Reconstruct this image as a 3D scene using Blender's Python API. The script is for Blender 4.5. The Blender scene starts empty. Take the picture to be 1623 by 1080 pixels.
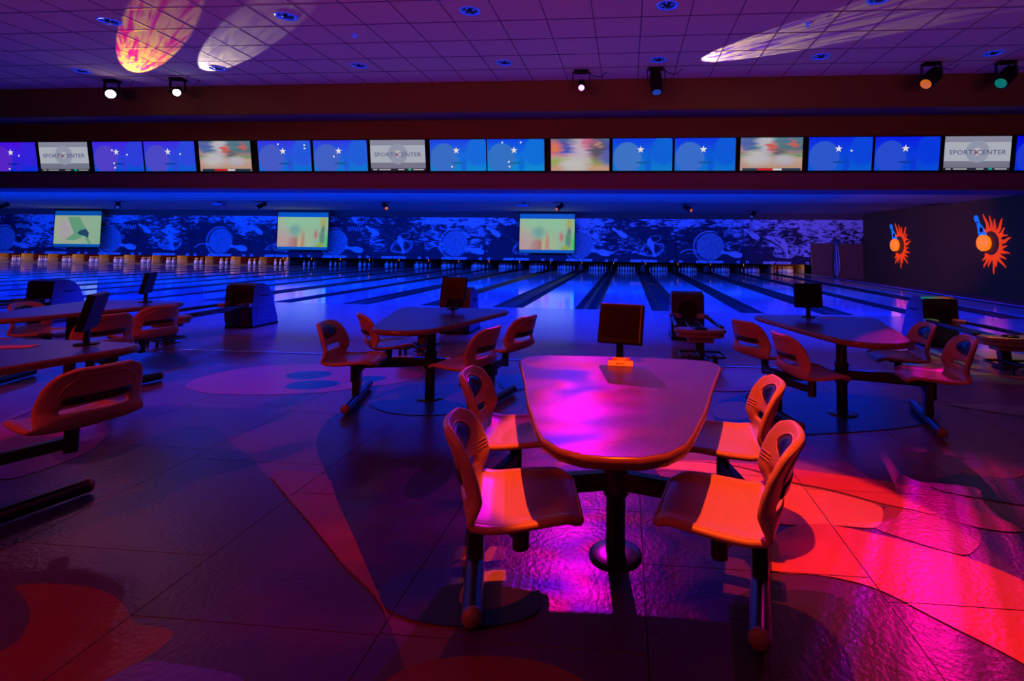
import bpy, bmesh, math, random
from mathutils import Vector, Matrix
random.seed(7)
C = bpy.context.scene.collection
R = math.radians
S = bpy.context.scene

# ------------------------------------------------------------------ camera
cam_d = bpy.data.cameras.new('camera'); cam = bpy.data.objects.new('camera', cam_d); C.objects.link(cam)
_r = Vector((0.99615388, 0.08681494, 0.01185851)); _u = Vector((-0.00705579, -0.05542061, 0.99843817)); _b = Vector((0.08733655, -0.99468172, -0.05459491))
cam.matrix_world = Matrix(((_r.x, _u.x, _b.x, 0), (_r.y, _u.y, _b.y, 0), (_r.z, _u.z, _b.z, 1.3414), (0, 0, 0, 1)))
cam_d.sensor_width = 36; cam_d.lens = 18.143; cam_d.shift_x = -0.06812; cam_d.shift_y = -0.1194
cam_d.clip_start = 0.05; cam_d.clip_end = 200
S.camera = cam

# ------------------------------------------------------------------ world, exposure
w = bpy.data.worlds.new('world'); S.world = w; w.use_nodes = True
w.node_tree.nodes['Background'].inputs[0].default_value = (0.5, 0.12, 0.75, 1)
w.node_tree.nodes['Background'].inputs[1].default_value = 0.004
S.view_settings.view_transform = 'Standard'; S.view_settings.look = 'None'
S.view_settings.exposure = 0.0; S.view_settings.gamma = 1.0; S.view_settings.use_curve_mapping = False

# ------------------------------------------------------------------ lights
def light(name, kind, loc, energy, color, aim=None, size=None, size_y=None, spot=None, blend=0.3, rad=0.05):
    d = bpy.data.lights.new(name, kind); d.energy = energy; d.color = color
    if kind == 'AREA':
        d.shape = 'RECTANGLE'; d.size = size; d.size_y = size_y or size
    else:
        d.shadow_soft_size = rad
    if kind == 'SPOT':
        d.spot_size = R(spot); d.spot_blend = blend
    o = bpy.data.objects.new(name, d); C.objects.link(o); o.location = loc
    if aim is not None:
        o.rotation_euler = (Vector(aim) - Vector(loc)).to_track_quat('-Z', 'Y').to_euler()
    return o

def gobo(o, stops, scale=(6, 6), detail=2.0, dist=1.0, rot=0.0, strength=1.0):
    """pattern wheel of a moving head: colours over the beam angle"""
    d = o.data; d.use_nodes = True; t = d.node_tree; n = t.nodes; l = t.links
    em = n['Emission']
    tc = n.new('ShaderNodeTexCoord'); sep = n.new('ShaderNodeSeparateXYZ'); l.new(tc.outputs['Normal'], sep.inputs[0])
    dx = n.new('ShaderNodeMath'); dx.operation = 'DIVIDE'; l.new(sep.outputs[0], dx.inputs[0]); l.new(sep.outputs[2], dx.inputs[1])
    dy = n.new('ShaderNodeMath'); dy.operation = 'DIVIDE'; l.new(sep.outputs[1], dy.inputs[0]); l.new(sep.outputs[2], dy.inputs[1])
    cb = n.new('ShaderNodeCombineXYZ'); l.new(dx.outputs[0], cb.inputs[0]); l.new(dy.outputs[0], cb.inputs[1])
    mp = n.new('ShaderNodeMapping'); mp.inputs['Rotation'].default_value = (0, 0, rot); mp.inputs['Scale'].default_value = (scale[0], scale[1], 1)
    l.new(cb.outputs[0], mp.inputs[0])
    nz = n.new('ShaderNodeTexNoise'); nz.inputs['Scale'].default_value = 1; nz.inputs['Detail'].default_value = detail; nz.inputs['Distortion'].default_value = dist
    l.new(mp.outputs[0], nz.inputs['Vector'])
    cr = n.new('ShaderNodeValToRGB'); l.new(nz.outputs['Fac'], cr.inputs[0])
    while len(cr.color_ramp.elements) < len(stops): cr.color_ramp.elements.new(0.5)
    for e, (p, c) in zip(cr.color_ramp.elements, stops):
        e.position = p; e.color = (*c, 1)
    l.new(cr.outputs[0], em.inputs[0]); em.inputs[1].default_value = strength

# black-light strips over the lanes, hidden behind the header
BLUE = (0.0, 0.015, 1.0); BLUE2 = (0.0, 0.065, 1.0)
light('blacklight_strip', 'AREA', (-15, 10.95, 3.02), 5400, BLUE, (-15, 9.2, 0), 44, 0.12)
light('blacklight_strip', 'AREA', (-15, 14.6, 2.98), 3400, BLUE2, (-15, 26.0, 1.3), 44, 0.25)
light('blacklight_strip', 'AREA', (-15, 14.9, 2.94), 1300, BLUE2, (-15, 19.0, 3.1), 44, 0.2)
light('blacklight_strip', 'AREA', (-15, 15.2, 2.93), 2400, BLUE, (-15, 15.6, 0), 44, 0.2)
# magenta moving head aimed at the near table
m = light('magenta_head_beam', 'SPOT', (-0.755, 8.27, 3.92), 900, (1, 1, 1), (0.16, 2.35, 0.2), spot=29, blend=0.3, rad=0.025)
gobo(m, [(0.40, (0.05, 0.0, 0.7)), (0.45, (0.22, 0.0, 0.6)), (0.485, (1.0, 0.0, 0.9)), (0.53, (0.85, 0.0, 0.20)), (0.56, (0.20, 0.0, 0.6)), (0.62, (1.0, 0.0, 0.8))], (9, 42), 2, 0.3, 0.9)
# overhead red head
light('red_head_beam', 'SPOT', (0.0, 2.05, 4.2), 1200, (1, 0.085, 0.0), (0.42, 2.42, 0), spot=32, blend=0.12, rad=0.025)
m = light('red_head_beam', 'SPOT', (4.58, 8.30, 3.88), 1000, (1, 1, 1), (1.65, 2.3, 0), spot=15, blend=0.5, rad=0.03)
gobo(m, [(0.40, (0.02, 0.0, 0.02)), (0.5, (1.0, 0.0, 0.30)), (0.58, (0.25, 0.0, 0.10)), (0.66, (0.75, 0.0, 0.9))], (90, 3.5), 1, 0.2, 0.35)
# unseen area fills added behind the camera, not house fixtures
light('added_room_fill', 'AREA', (0, -5, 1.6), 12, (1.0, 0.14, 0.5), (0, 4, 4.2), 18, 1.5)
cw = light('added_ceiling_fill', 'AREA', (-1, -2.2, 1.7), 105, (1.0, 0.10, 0.45), (-1, 3.0, 4.6), 16, 0.5)  # unseen upward fill added to brighten the ceiling
cw.data.spread = R(75)
light('red_wash', 'SPOT', (-4.8, -1.6, 4.1), 520, (1, 0.035, 0.015), (-3.2, 4.2, 0.3), spot=95, blend=0.9, rad=0.15)
light('left_head_beam', 'SPOT', (-7.93, 8.30, 3.94), 9, (0.6, 0.25, 1.0), (-2.0, 1.6, 0), spot=60, blend=0.8, rad=0.05)
light('left_head_beam', 'SPOT', (-9.24, 8.34, 3.94), 12, (1.0, 0.12, 0.7), (-2.2, 1.9, 0), spot=60, blend=0.8, rad=0.06)
# beams sweeping across the ceiling
m = light('ceiling_sweep_beam', 'SPOT', (-9.35, 8.75, 3.93), 1150, (1, 1, 1), (-5.45, 5.6, 4.98), spot=17, blend=0.06, rad=0.012)
gobo(m, [(0.38, (0.9, 0.0, 0.14)), (0.43, (1.0, 0.62, 0.0)), (0.52, (1.0, 0.40, 0.0)), (0.56, (0.9, 0.0, 0.12))], (34, 16), 3, 1.0)
m = light('ceiling_sweep_beam', 'SPOT', (-8.02, 8.72, 3.93), 480, (1, 1, 1), (-4.02, 5.72, 4.98), spot=17, blend=0.10, rad=0.012)
gobo(m, [(0.35, (0.30, 0.22, 0.7)), (0.46, (1.0, 0.92, 0.70)), (0.58, (0.5, 0.4, 0.6))], (30, 16), 3, 1.0)
m = light('ceiling_sweep_beam', 'SPOT', (0.62, 8.50, 3.90), 650, (1, 1, 1), (4.57, 5.75, 5.25), spot=30, blend=0.10, rad=0.012)
gobo(m, [(0.40, (0.04, 0.0, 0.5)), (0.455, (0.04, 0.0, 0.5)), (0.475, (1.0, 0.80, 0.30)), (0.51, (0.03, 0.01, 0.12)), (0.55, (0.8, 0.65, 0.4)), (0.58, (0.04, 0.0, 0.3))], (30, 6), 3, 0.4)
light('added_door_fill', 'SPOT', (7.5, 13.2, 2.9), 900, (1.0, 0.20, 0.18), (12.0, 27.0, 1.6), spot=55, blend=0.9, rad=0.1)  # hidden red spot added to light the doors, no lamp there
m = light('cyan_head_beam', 'SPOT', (5.62, 8.28, 3.86), 420, (1, 1, 1), (4.35, 6.9, 0), spot=30, blend=0.5, rad=0.03)
gobo(m, [(0.38, (0.0, 0.02, 0.05)), (0.45, (1.0, 0.12, 0.0)), (0.51, (0.9, 0.35, 0.02)), (0.57, (0.0, 0.6, 0.15)), (0.64, (0.0, 0.25, 0.6))], (6, 34), 2, 0.4, 0.5)
m = light('lane_spot_beam', 'SPOT', (2.45, 21.6, 2.9), 260, (1, 1, 1), (0.75, 19.4, 0), spot=17, blend=0.3, rad=0.02)
gobo(m, [(0.40, (0.0, 0.0, 0.0)), (0.46, (1.0, 0.02, 0.3)), (0.52, (1.0, 0.5, 0.02)), (0.60, (0.0, 0.0, 0.0))], (8, 30), 1, 0.5, 0.2)
m = light('lane_spot_beam', 'SPOT', (2.65, 21.6, 2.9), 260, (1, 1, 1), (4.6, 21.0, 0), spot=15, blend=0.3, rad=0.02)
gobo(m, [(0.40, (0.0, 0.0, 0.0)), (0.46, (1.0, 0.3, 0.02)), (0.52, (0.2, 0.8, 0.02)), (0.60, (0.0, 0.0, 0.0))], (8, 30), 1, 0.5, 0.2)

# ------------------------------------------------------------------ materials
MATS = {}
def mat(name, col, rough=0.5, metal=0.0, emit=None, es=1.0, vary=0.0, vscale=6.0, bump=0.0, bscale=60.0, coat=0.0, spec=0.5, stretch=None):
    if name in MATS: return MATS[name]
    m = bpy.data.materials.new(name); m.use_nodes = True; MATS[name] = m
    t = m.node_tree; n = t.nodes; l = t.links; p = n['Principled BSDF']
    p.inputs['Base Color'].default_value = (*col, 1); p.inputs['Roughness'].default_value = rough
    p.inputs['Metallic'].default_value = metal; p.inputs['Coat Weight'].default_value = coat
    p.inputs['Specular IOR Level'].default_value = spec
    if emit:
        p.inputs['Emission Color'].default_value = (*emit, 1); p.inputs['Emission Strength'].default_value = es
    tc = n.new('ShaderNodeTexCoord'); src = tc.outputs['Object']
    if stretch:
        mp = n.new('ShaderNodeMapping'); mp.inputs['Scale'].default_value = stretch; l.new(src, mp.inputs[0]); src = mp.outputs[0]
    nz = n.new('ShaderNodeTexNoise'); nz.inputs['Scale'].default_value = vscale; nz.inputs['Detail'].default_value = 4; l.new(src, nz.inputs['Vector'])
    mx = n.new('ShaderNodeMix'); mx.data_type = 'RGBA'; mx.blend_type = 'MULTIPLY'
    mx.inputs['A'].default_value = (*col, 1); mx.inputs['Factor'].default_value = max(vary, 0.02)
    l.new(nz.outputs['Fac'], mx.inputs['B']); l.new(mx.outputs['Result'], p.inputs['Base Color'])
    if bump:
        bz = n.new('ShaderNodeTexNoise'); bz.inputs['Scale'].default_value = bscale; bz.inputs['Detail'].default_value = 3; l.new(src, bz.inputs['Vector'])
        bp = n.new('ShaderNodeBump'); bp.inputs['Strength'].default_value = bump; bp.inputs['Distance'].default_value = 0.01
        l.new(bz.outputs['Fac'], bp.inputs['Height']); l.new(bp.outputs[0], p.inputs['Normal'])
    return m

def floor_mat(name, col):
    return mat('floor_' + name, col, 0.28, vary=0.35, vscale=3.0, bump=0.22, bscale=45, spec=0.26)
M_floor = floor_mat('mauve', (0.22, 0.08, 0.12))
M_seamd = mat('seam_dark', (0.03, 0.02, 0.03), 0.8)
M_appr = mat('approach_board', (0.36, 0.29, 0.26), 0.15, vary=0.3, vscale=9, stretch=(12, 0.4, 1), spec=0.3)
M_lane = mat('lane_surface', (0.45, 0.42, 0.5), 0.07, vary=0.15, vscale=5, stretch=(14, 0.3, 1), spec=0.4)
M_gut = mat('gutter_plastic', (0.012, 0.02, 0.02), 0.45, vary=0.2, spec=0.15)
M_cap = mat('divider_cap', (0.012, 0.015, 0.02), 0.5, spec=0.12)
M_capb = mat('blue_cap', (0.2, 0.3, 0.6), 0.4)
M_tile = mat('ceiling_tile', (0.78, 0.62, 0.36), 0.9, vary=0.12, vscale=3, bump=0.25, bscale=160)
M_grid = mat('ceiling_grid', (0.16, 0.08, 0.10), 0.8)
M_wallup = mat('header_paint', (0.15, 0.12, 0.03), 0.75, spec=0.2, vary=0.15, vscale=1.2)
M_ledge = mat('ledge_paint', (0.12, 0.07, 0.09), 0.6)
M_wallR = mat('side_wall_paint', (0.12, 0.06, 0.010), 0.8, vary=0.15, vscale=2)
M_dark = mat('black_plastic', (0.008, 0.007, 0.009), 0.35, spec=0.08)
M_blk = mat('matte_black', (0.004, 0.004, 0.004), 0.8)
M_metal = mat('dark_metal', (0.03, 0.028, 0.032), 0.28, metal=0.4, spec=0.5)
M_steel = mat('brushed_steel', (0.5, 0.5, 0.55), 0.25, metal=1.0)
M_ceilb = mat('lane_ceiling_paint', (0.42, 0.44, 0.5), 0.85, vary=0.1, vscale=0.6)
M_seat = mat('seat_plastic', (0.46, 0.25, 0.17), 0.33, vary=0.06, vscale=5, bump=0.04, bscale=260, spec=0.3)
M_label = mat('label_strip', (0.015, 0.013, 0.015), 0.3)
M_labelt = mat('label_lettering', (0.25, 0.10, 0.10), 0.5)
M_ins = mat('back_insert', (0.006, 0.006, 0.008), 0.2, spec=0.4)
M_top = mat('table_laminate', (0.085, 0.045, 0.34), 0.34, vary=0.85, vscale=55, bump=0.03, bscale=90, spec=0.4)
M_edge = mat('table_edge', (0.26, 0.10, 0.06), 0.25, vary=0.3, vscale=8, spec=0.6)
M_capr = mat('runner_cap', (0.24, 0.17, 0.14), 0.4)
M_screen = mat('monitor_glass', (0.006, 0.004, 0.008), 0.3, spec=0.05)
M_sign = mat('sign_card', (0.9, 0.42, 0.10), 0.6)
M_signt = mat('sign_print', (0.12, 0.02, 0.02), 0.6)
M_hoodf = mat('hood_front', (0.02, 0.012, 0.014), 0.4)
M_hoods = mat('hood_side', (0.05, 0.09, 0.20), 0.45, vary=0.1)
M_tan = mat('tray_plastic', (0.26, 0.17, 0.15), 0.4)
M_pin = mat('pin_white', (0.85, 0.83, 0.82), 0.3)
M_pinr = mat('pin_stripe', (0.6, 0.03, 0.03), 0.4)
M_maskp = mat('mask_print', (0.55, 0.65, 0.9), 0.7, vary=0.3, vscale=4)
M_maskl = mat('mask_letter', (0.7, 0.7, 0.9), 0.7)
M_kick = mat('kickback_yellow', (0.75, 0.45, 0.12), 0.6)
M_kickd = mat('kickback_dark', (0.05, 0.04, 0.05), 0.6)
M_curt = mat('pit_curtain', (0.25, 0.025, 0.01), 0.8)
M_wood = mat('door_wood', (0.16, 0.07, 0.05), 0.6, vary=0.3, vscale=4, stretch=(8, 1, 1))
M_sof = mat('soffit_paint', (0.08, 0.05, 0.06), 0.8)
M_orange = mat('sun_orange', (0.6, 0.06, 0.0), 0.6, emit=(0.9, 0.045, 0.0), es=0.75)
M_yell = mat('sun_ball', (1.0, 0.4, 0.03), 0.4, emit=(1.0, 0.20, 0.0), es=0.9)
M_sblue = mat('sun_pin_blue', (0.05, 0.30, 0.8), 0.5, emit=(0.0, 0.12, 0.48), es=0.9)
M_sdark = mat('sun_print_dark', (0.012, 0.01, 0.012), 0.7)
M_can = mat('can_reflector', (0.25, 0.25, 0.6), 0.15, metal=0.8, emit=(0.02, 0.05, 0.9), es=0.35)
def emis(name, col, s):
    return mat(name, (0.02, 0.02, 0.02), 0.4, emit=col, es=s)
M_star = emis('star_glow', (0.75, 0.72, 0.68), 1.0)

def maskmat():
    m = bpy.data.materials.new('mask_artwork'); m.use_nodes = True; t = m.node_tree; n = t.nodes; l = t.links; p = n['Principled BSDF']
    p.inputs['Roughness'].default_value = 0.7
    tc = n.new('ShaderNodeTexCoord'); geo = n.new('ShaderNodeNewGeometry')
    sep = n.new('ShaderNodeSeparateXYZ'); l.new(geo.outputs['Position'], sep.inputs[0])
    mp = n.new('ShaderNodeMapping'); mp.inputs['Scale'].default_value = (0.9, 1, 2.4); mp.inputs['Rotation'].default_value = (0, R(-35), 0); l.new(geo.outputs['Position'], mp.inputs[0])
    n1 = n.new('ShaderNodeTexNoise'); n1.inputs['Scale'].default_value = 3.6; n1.inputs['Detail'].default_value = 10; n1.inputs['Distortion'].default_value = 0.6; l.new(mp.outputs[0], n1.inputs['Vector'])
    n2 = n.new('ShaderNodeTexNoise'); n2.inputs['Scale'].default_value = 0.55; n2.inputs['Detail'].default_value = 2; l.new(geo.outputs['Position'], n2.inputs['Vector'])
    mul = n.new('ShaderNodeMath'); mul.operation = 'MULTIPLY'; l.new(n1.outputs['Fac'], mul.inputs[0]); l.new(n2.outputs['Fac'], mul.inputs[1])
    # snow-like band along the top
    top = n.new('ShaderNodeMapRange'); top.inputs[1].default_value = 2.42; top.inputs[2].default_value = 2.50; l.new(sep.outputs[2], top.inputs[0])
    low = n.new('ShaderNodeMapRange'); low.inputs[1].default_value = 0.80; low.inputs[2].default_value = 0.95; l.new(sep.outputs[2], low.inputs[0])
    a1 = n.new('ShaderNodeMath'); a1.operation = 'MULTIPLY_ADD'; l.new(top.outputs[0], a1.inputs[0]); a1.inputs[1].default_value = 0.06; l.new(mul.outputs[0], a1.inputs[2])
    a2 = n.new('ShaderNodeMath'); a2.operation = 'MULTIPLY'; l.new(a1.outputs[0], a2.inputs[0]); l.new(low.outputs[0], a2.inputs[1])
    cr = n.new('ShaderNodeValToRGB'); l.new(a2.outputs[0], cr.inputs[0])
    e = cr.color_ramp.elements; e[0].position = 0.27; e[0].color = (0.008, 0.01, 0.05, 1); e[1].position = 0.355; e[1].color = (0.42, 0.55, 0.85, 1)
    l.new(cr.outputs[0], p.inputs['Base Color'])
    return m
M_mask = maskmat()

# ---- emissive picture materials (UV based)
def pic(name):
    m = bpy.data.materials.new(name); m.use_nodes = True; t = m.node_tree; n = t.nodes
    p = n['Principled BSDF']; p.inputs['Base Color'].default_value = (0.02, 0.02, 0.02, 1); p.inputs['Roughness'].default_value = 0.9; p.inputs['Specular IOR Level'].default_value = 0.02
    p.inputs['Emission Strength'].default_value = 0.9
    uv = n.new('ShaderNodeUVMap'); uv.uv_map = 'uv'
    sep = n.new('ShaderNodeSeparateXYZ'); t.links.new(uv.outputs[0], sep.inputs[0])
    return m, t, n, t.links, p, uv, sep
def mixc(t, fac, a, b):
    mx = t.nodes.new('ShaderNodeMix'); mx.data_type = 'RGBA'
    for k, v in (('Factor', fac), ('A', a), ('B', b)):
        if isinstance(v, (tuple, float, int)):
            mx.inputs[k].default_value = (*v, 1) if isinstance(v, tuple) else v
        else: t.links.new(v, mx.inputs[k])
    return mx.outputs['Result']
def circ(t, sep, cx, cy, r, ay=0.56, soft=0.02):
    n = t.nodes
    def mth(op, a, b=None, c=None):
        x = n.new('ShaderNodeMath'); x.operation = op
        for i, v in enumerate((a, b, c)):
            if v is None: continue
            if isinstance(v, (float, int)): x.inputs[i].default_value = v
            else: t.links.new(v, x.inputs[i])
        return x.outputs[0]
    dx = mth('SUBTRACT', sep.outputs[0], cx); dy = mth('MULTIPLY', mth('SUBTRACT', sep.outputs[1], cy), ay)
    d = mth('SQRT', mth('ADD', mth('MULTIPLY', dx, dx), mth('MULTIPLY', dy, dy)))
    mr = n.new('ShaderNodeMapRange'); mr.inputs[1].default_value = r - soft; mr.inputs[2].default_value = r + soft
    mr.inputs[3].default_value = 1; mr.inputs[4].default_value = 0; t.links.new(d, mr.inputs[0])
    return mr.outputs[0]
def star_pic(i, top, bot, blob):
    m, t, n, l, p, uv, sep = pic('star_screen_picture_%d' % i)
    g = mixc(t, sep.outputs[1], bot, top)
    g = mixc(t, circ(t, sep, 0.25, 0.40, 0.24, 0.5, 0.01), g, blob)
    g = mixc(t, circ(t, sep, 0.85, 0.62, 0.20, 0.45, 0.01), g, tuple(0.5*a+0.5*b for a, b in zip(top, bot)))
    g = mixc(t, circ(t, sep, 0.60, 0.22, 0.055, 0.22, 0.004), g, tuple(0.5*x+0.45*y for x, y in zip(top, bot)))
    g = mixc(t, circ(t, sep, 0.50, 0.25, 0.12, 4.0, 0.02), g, tuple(0.55*x for x in bot))
    l.new(g, p.inputs['Emission Color']); return m
def noise_pic(name, stops, scale, dist, rot=0.6, stretch=(1, 1, 1), grad=0.0):
    m, t, n, l, p, uv, sep = pic(name)
    mp = n.new('ShaderNodeMapping'); mp.inputs['Rotation'].default_value = (0, 0, rot); mp.inputs['Scale'].default_value = stretch; l.new(uv.outputs[0], mp.inputs[0])
    nz = n.new('ShaderNodeTexNoise'); nz.inputs['Scale'].default_value = scale; nz.inputs['Detail'].default_value = 2; nz.inputs['Distortion'].default_value = dist; l.new(mp.outputs[0], nz.inputs['Vector'])
    ad = n.new('ShaderNodeMath'); ad.operation = 'MULTIPLY_ADD'; l.new(sep.outputs[1], ad.inputs[0]); ad.inputs[1].default_value = grad; l.new(nz.outputs['Fac'], ad.inputs[2])
    cr = n.new('ShaderNodeValToRGB'); l.new(ad.outputs[0], cr.inputs[0])
    while len(cr.color_ramp.elements) < len(stops): cr.color_ramp.elements.new(0.5)
    for e, (q, c) in zip(cr.color_ramp.elements, stops): e.position = q; e.color = (*c, 1)
    l.new(cr.outputs[0], p.inputs['Emission Color']); return m, t, sep, cr.outputs[0], p
def game_pic(name, base, blobs, nz_fac):
    m, t, n, l, p, uv, sep = pic(name)
    mp = n.new('ShaderNodeMapping'); mp.inputs['Rotation'].default_value = (0, 0, 0.7); mp.inputs['Scale'].default_value = (2.2, 9, 1); l.new(uv.outputs[0], mp.inputs[0])
    nz = n.new('ShaderNodeTexNoise'); nz.inputs['Scale'].default_value = 1.6; nz.inputs['Detail'].default_value = 3; l.new(mp.outputs[0], nz.inputs['Vector'])
    # blur-like wobble of the coordinates
    ws = n.new('ShaderNodeMath'); ws.operation = 'MULTIPLY_ADD'; l.new(nz.outputs['Fac'], ws.inputs[0]); ws.inputs[1].default_value = 0.30; l.new(sep.outputs[0], ws.inputs[2])
    wt = n.new('ShaderNodeMath'); wt.operation = 'MULTIPLY_ADD'; l.new(nz.outputs['Fac'], wt.inputs[0]); wt.inputs[1].default_value = -0.22; l.new(sep.outputs[1], wt.inputs[2])
    cb = n.new('ShaderNodeCombineXYZ'); l.new(ws.outputs[0], cb.inputs[0]); l.new(wt.outputs[0], cb.inputs[1])
    s2 = n.new('ShaderNodeSeparateXYZ'); l.new(cb.outputs[0], s2.inputs[0])
    cr = n.new('ShaderNodeValToRGB'); l.new(s2.outputs[1], cr.inputs[0])
    while len(cr.color_ramp.elements) < len(base): cr.color_ramp.elements.new(0.5)
    for e, (q, c) in zip(cr.color_ramp.elements, base): e.position = q; e.color = (*c, 1)
    g = cr.outputs[0]
    for (cx, cy, r, ay, soft, col) in blobs: g = mixc(t, circ(t, s2, cx, cy, r, ay, soft), g, col)
    g = mixc(t, nz_fac, g, nz.outputs['Color'])
    l.new(g, p.inputs['Emission Color']); return m
M_ball = game_pic('ball_game_picture', [(0.0, (0.50, 0.26, 0.18)), (0.28, (0.55, 0.32, 0.24)), (0.36, (0.10, 0.30, 0.06)), (0.44, (0.35, 0.16, 0.16)), (0.55, (0.02, 0.12, 0.16)), (1.0, (0.02, 0.16, 0.26))],
    [(0.22, 0.70, 0.16, 0.8, 0.05, (0.02, 0.08, 0.38)), (0.12, 0.55, 0.07, 0.8, 0.04, (0.55, 0.22, 0.16)), (0.55, 0.75, 0.13, 0.35, 0.06, (0.50, 0.48, 0.55)), (0.66, 0.60, 0.08, 0.6, 0.04, (0.62, 0.05, 0.05)), (0.42, 0.28, 0.20, 0.9, 0.08, (0.52, 0.50, 0.52)), (0.80, 0.42, 0.10, 0.8, 0.05, (0.05, 0.05, 0.09)), (0.85, 0.22, 0.17, 1.2, 0.07, (0.46, 0.44, 0.50)), (1.0, 0.70, 0.06, 0.6, 0.03, (0.55, 0.06, 0.06))], 0.14)
M_ball2 = game_pic('ball_game_closeup_picture', [(0.0, (0.55, 0.28, 0.18)), (0.15, (0.32, 0.36, 0.06)), (0.26, (0.30, 0.38, 0.10)), (0.36, (0.60, 0.30, 0.34)), (0.46, (0.0, 0.03, 0.50)), (0.72, (0.02, 0.04, 0.35)), (1.0, (0.03, 0.16, 0.20))],
    [(0.20, 0.60, 0.13, 0.6, 0.06, (0.75, 0.14, 0.05)), (0.68, 0.60, 0.17, 0.35, 0.10, (0.55, 0.42, 0.52)), (0.80, 0.80, 0.12, 0.5, 0.05, (0.60, 0.10, 0.22)), (0.95, 0.55, 0.12, 0.35, 0.06, (0.05, 0.03, 0.08)), (0.96, 0.72, 0.06, 0.7, 0.03, (0.50, 0.22, 0.16)), (0.55, 0.08, 0.22, 0.9, 0.10, (0.55, 0.52, 0.50)), (1.12, 0.30, 0.12, 0.5, 0.05, (0.05, 0.08, 0.40))], 0.12)
def news_pic():
    m, t, n, l, p, uv, sep = pic('news_screen_picture')
    def band(a, b):
        x = n.new('ShaderNodeMath'); x.operation = 'GREATER_THAN'; l.new(sep.outputs[1], x.inputs[0]); x.inputs[1].default_value = a
        y = n.new('ShaderNodeMath'); y.operation = 'LESS_THAN'; l.new(sep.outputs[1], y.inputs[0]); y.inputs[1].default_value = b
        z = n.new('ShaderNodeMath'); z.operation = 'MULTIPLY'; l.new(x.outputs[0], z.inputs[0]); l.new(y.outputs[0], z.inputs[1]); return z.outputs[0]
    g = mixc(t, sep.outputs[1], (0.17, 0.17, 0.24), (0.26, 0.26, 0.36))
    g = mixc(t, band(0.27, 0.83), g, (0.42, 0.45, 0.52))
    g = mixc(t, circ(t, sep, 0.5, 0.55, 0.18, 0.56, 0.004), g, (0.30, 0.32, 0.42))
    g = mixc(t, circ(t, sep, 0.5, 0.55, 0.065, 0.56, 0.004), g, (0.50, 0.46, 0.50))
    g = mixc(t, band(0.0, 0.08), g, (0.02, 0.02, 0.04))
    l.new(g, p.inputs['Emission Color']); return m
M_news = news_pic()
def screen_pic(name, pinky):
    m, t, n, l, p, uv, sep = pic(name)
    mp = n.new('ShaderNodeMapping'); mp.inputs['Scale'].default_value = (7, 1.2, 1); l.new(uv.outputs[0], mp.inputs[0])
    nz = n.new('ShaderNodeTexNoise'); nz.inputs['Scale'].default_value = 1.0; nz.inputs['Detail'].default_value = 2; l.new(mp.outputs[0], nz.inputs['Vector'])
    if pinky:
        g = mixc(t, sep.outputs[0], (0.42, 0.42, 0.34), (0.22, 0.52, 0.30))
        for (cx, cy, r, ay, soft, col) in [(0.45, 1.0, 0.45, 0.9, 0.2, (0.28, 0.58, 0.32)), (0.35, 0.55, 0.11, 0.6, 0.05, (0.16, 0.38, 0.32)), (0.34, 0.06, 0.15, 0.55, 0.04, (0.40, 0.14, 0.12)), (0.05, 0.1, 0.22, 0.5, 0.12, (0.50, 0.34, 0.32)), (0.44, 0.10, 0.035, 0.12, 0.02, (0.50, 0.48, 0.22)), (0.51, 0.20, 0.03, 0.10, 0.02, (0.55, 0.22, 0.14)), (0.62, 0.15, 0.055, 0.15, 0.03, (0.38, 0.52, 0.26)), (0.76, 0.42, 0.035, 0.25, 0.02, (0.50, 0.16, 0.15)), (0.90, 0.82, 0.055, 0.25, 0.03, (0.40, 0.40, 0.08)), (0.90, 0.58, 0.03, 0.25, 0.02, (0.08, 0.14, 0.18)), (0.88, 0.30, 0.05, 0.2, 0.02, (0.10, 0.25, 0.14)), (0.83, 0.02, 0.08, 0.7, 0.03, (0.28, 0.42, 0.0)), (1.0, 0.1, 0.05, 0.12, 0.02, (0.0, 0.62, 0.03))]:
            g = mixc(t, circ(t, sep, cx, cy, r, ay, soft), g, col)
    else:
        g = mixc(t, sep.outputs[0], (0.36, 0.44, 0.28), (0.24, 0.46, 0.26))
        g = mixc(t, circ(t, sep, 0.26, 0.50, 0.15, 0.40, 0.06), g, (0.42, 0.36, 0.38))
    g = mixc(t, 0.08, g, nz.outputs['Color'])
    l.new(g, p.inputs['Emission Color']); p.inputs['Emission Strength'].default_value = 0.85
    return m
M_scA = screen_pic('projected_shadow_picture', False); M_scB = screen_pic('projected_pins_picture', True)
M_scbl = emis('screen_blue_margin', (0.0, 0.08, 0.42), 0.9)

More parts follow.
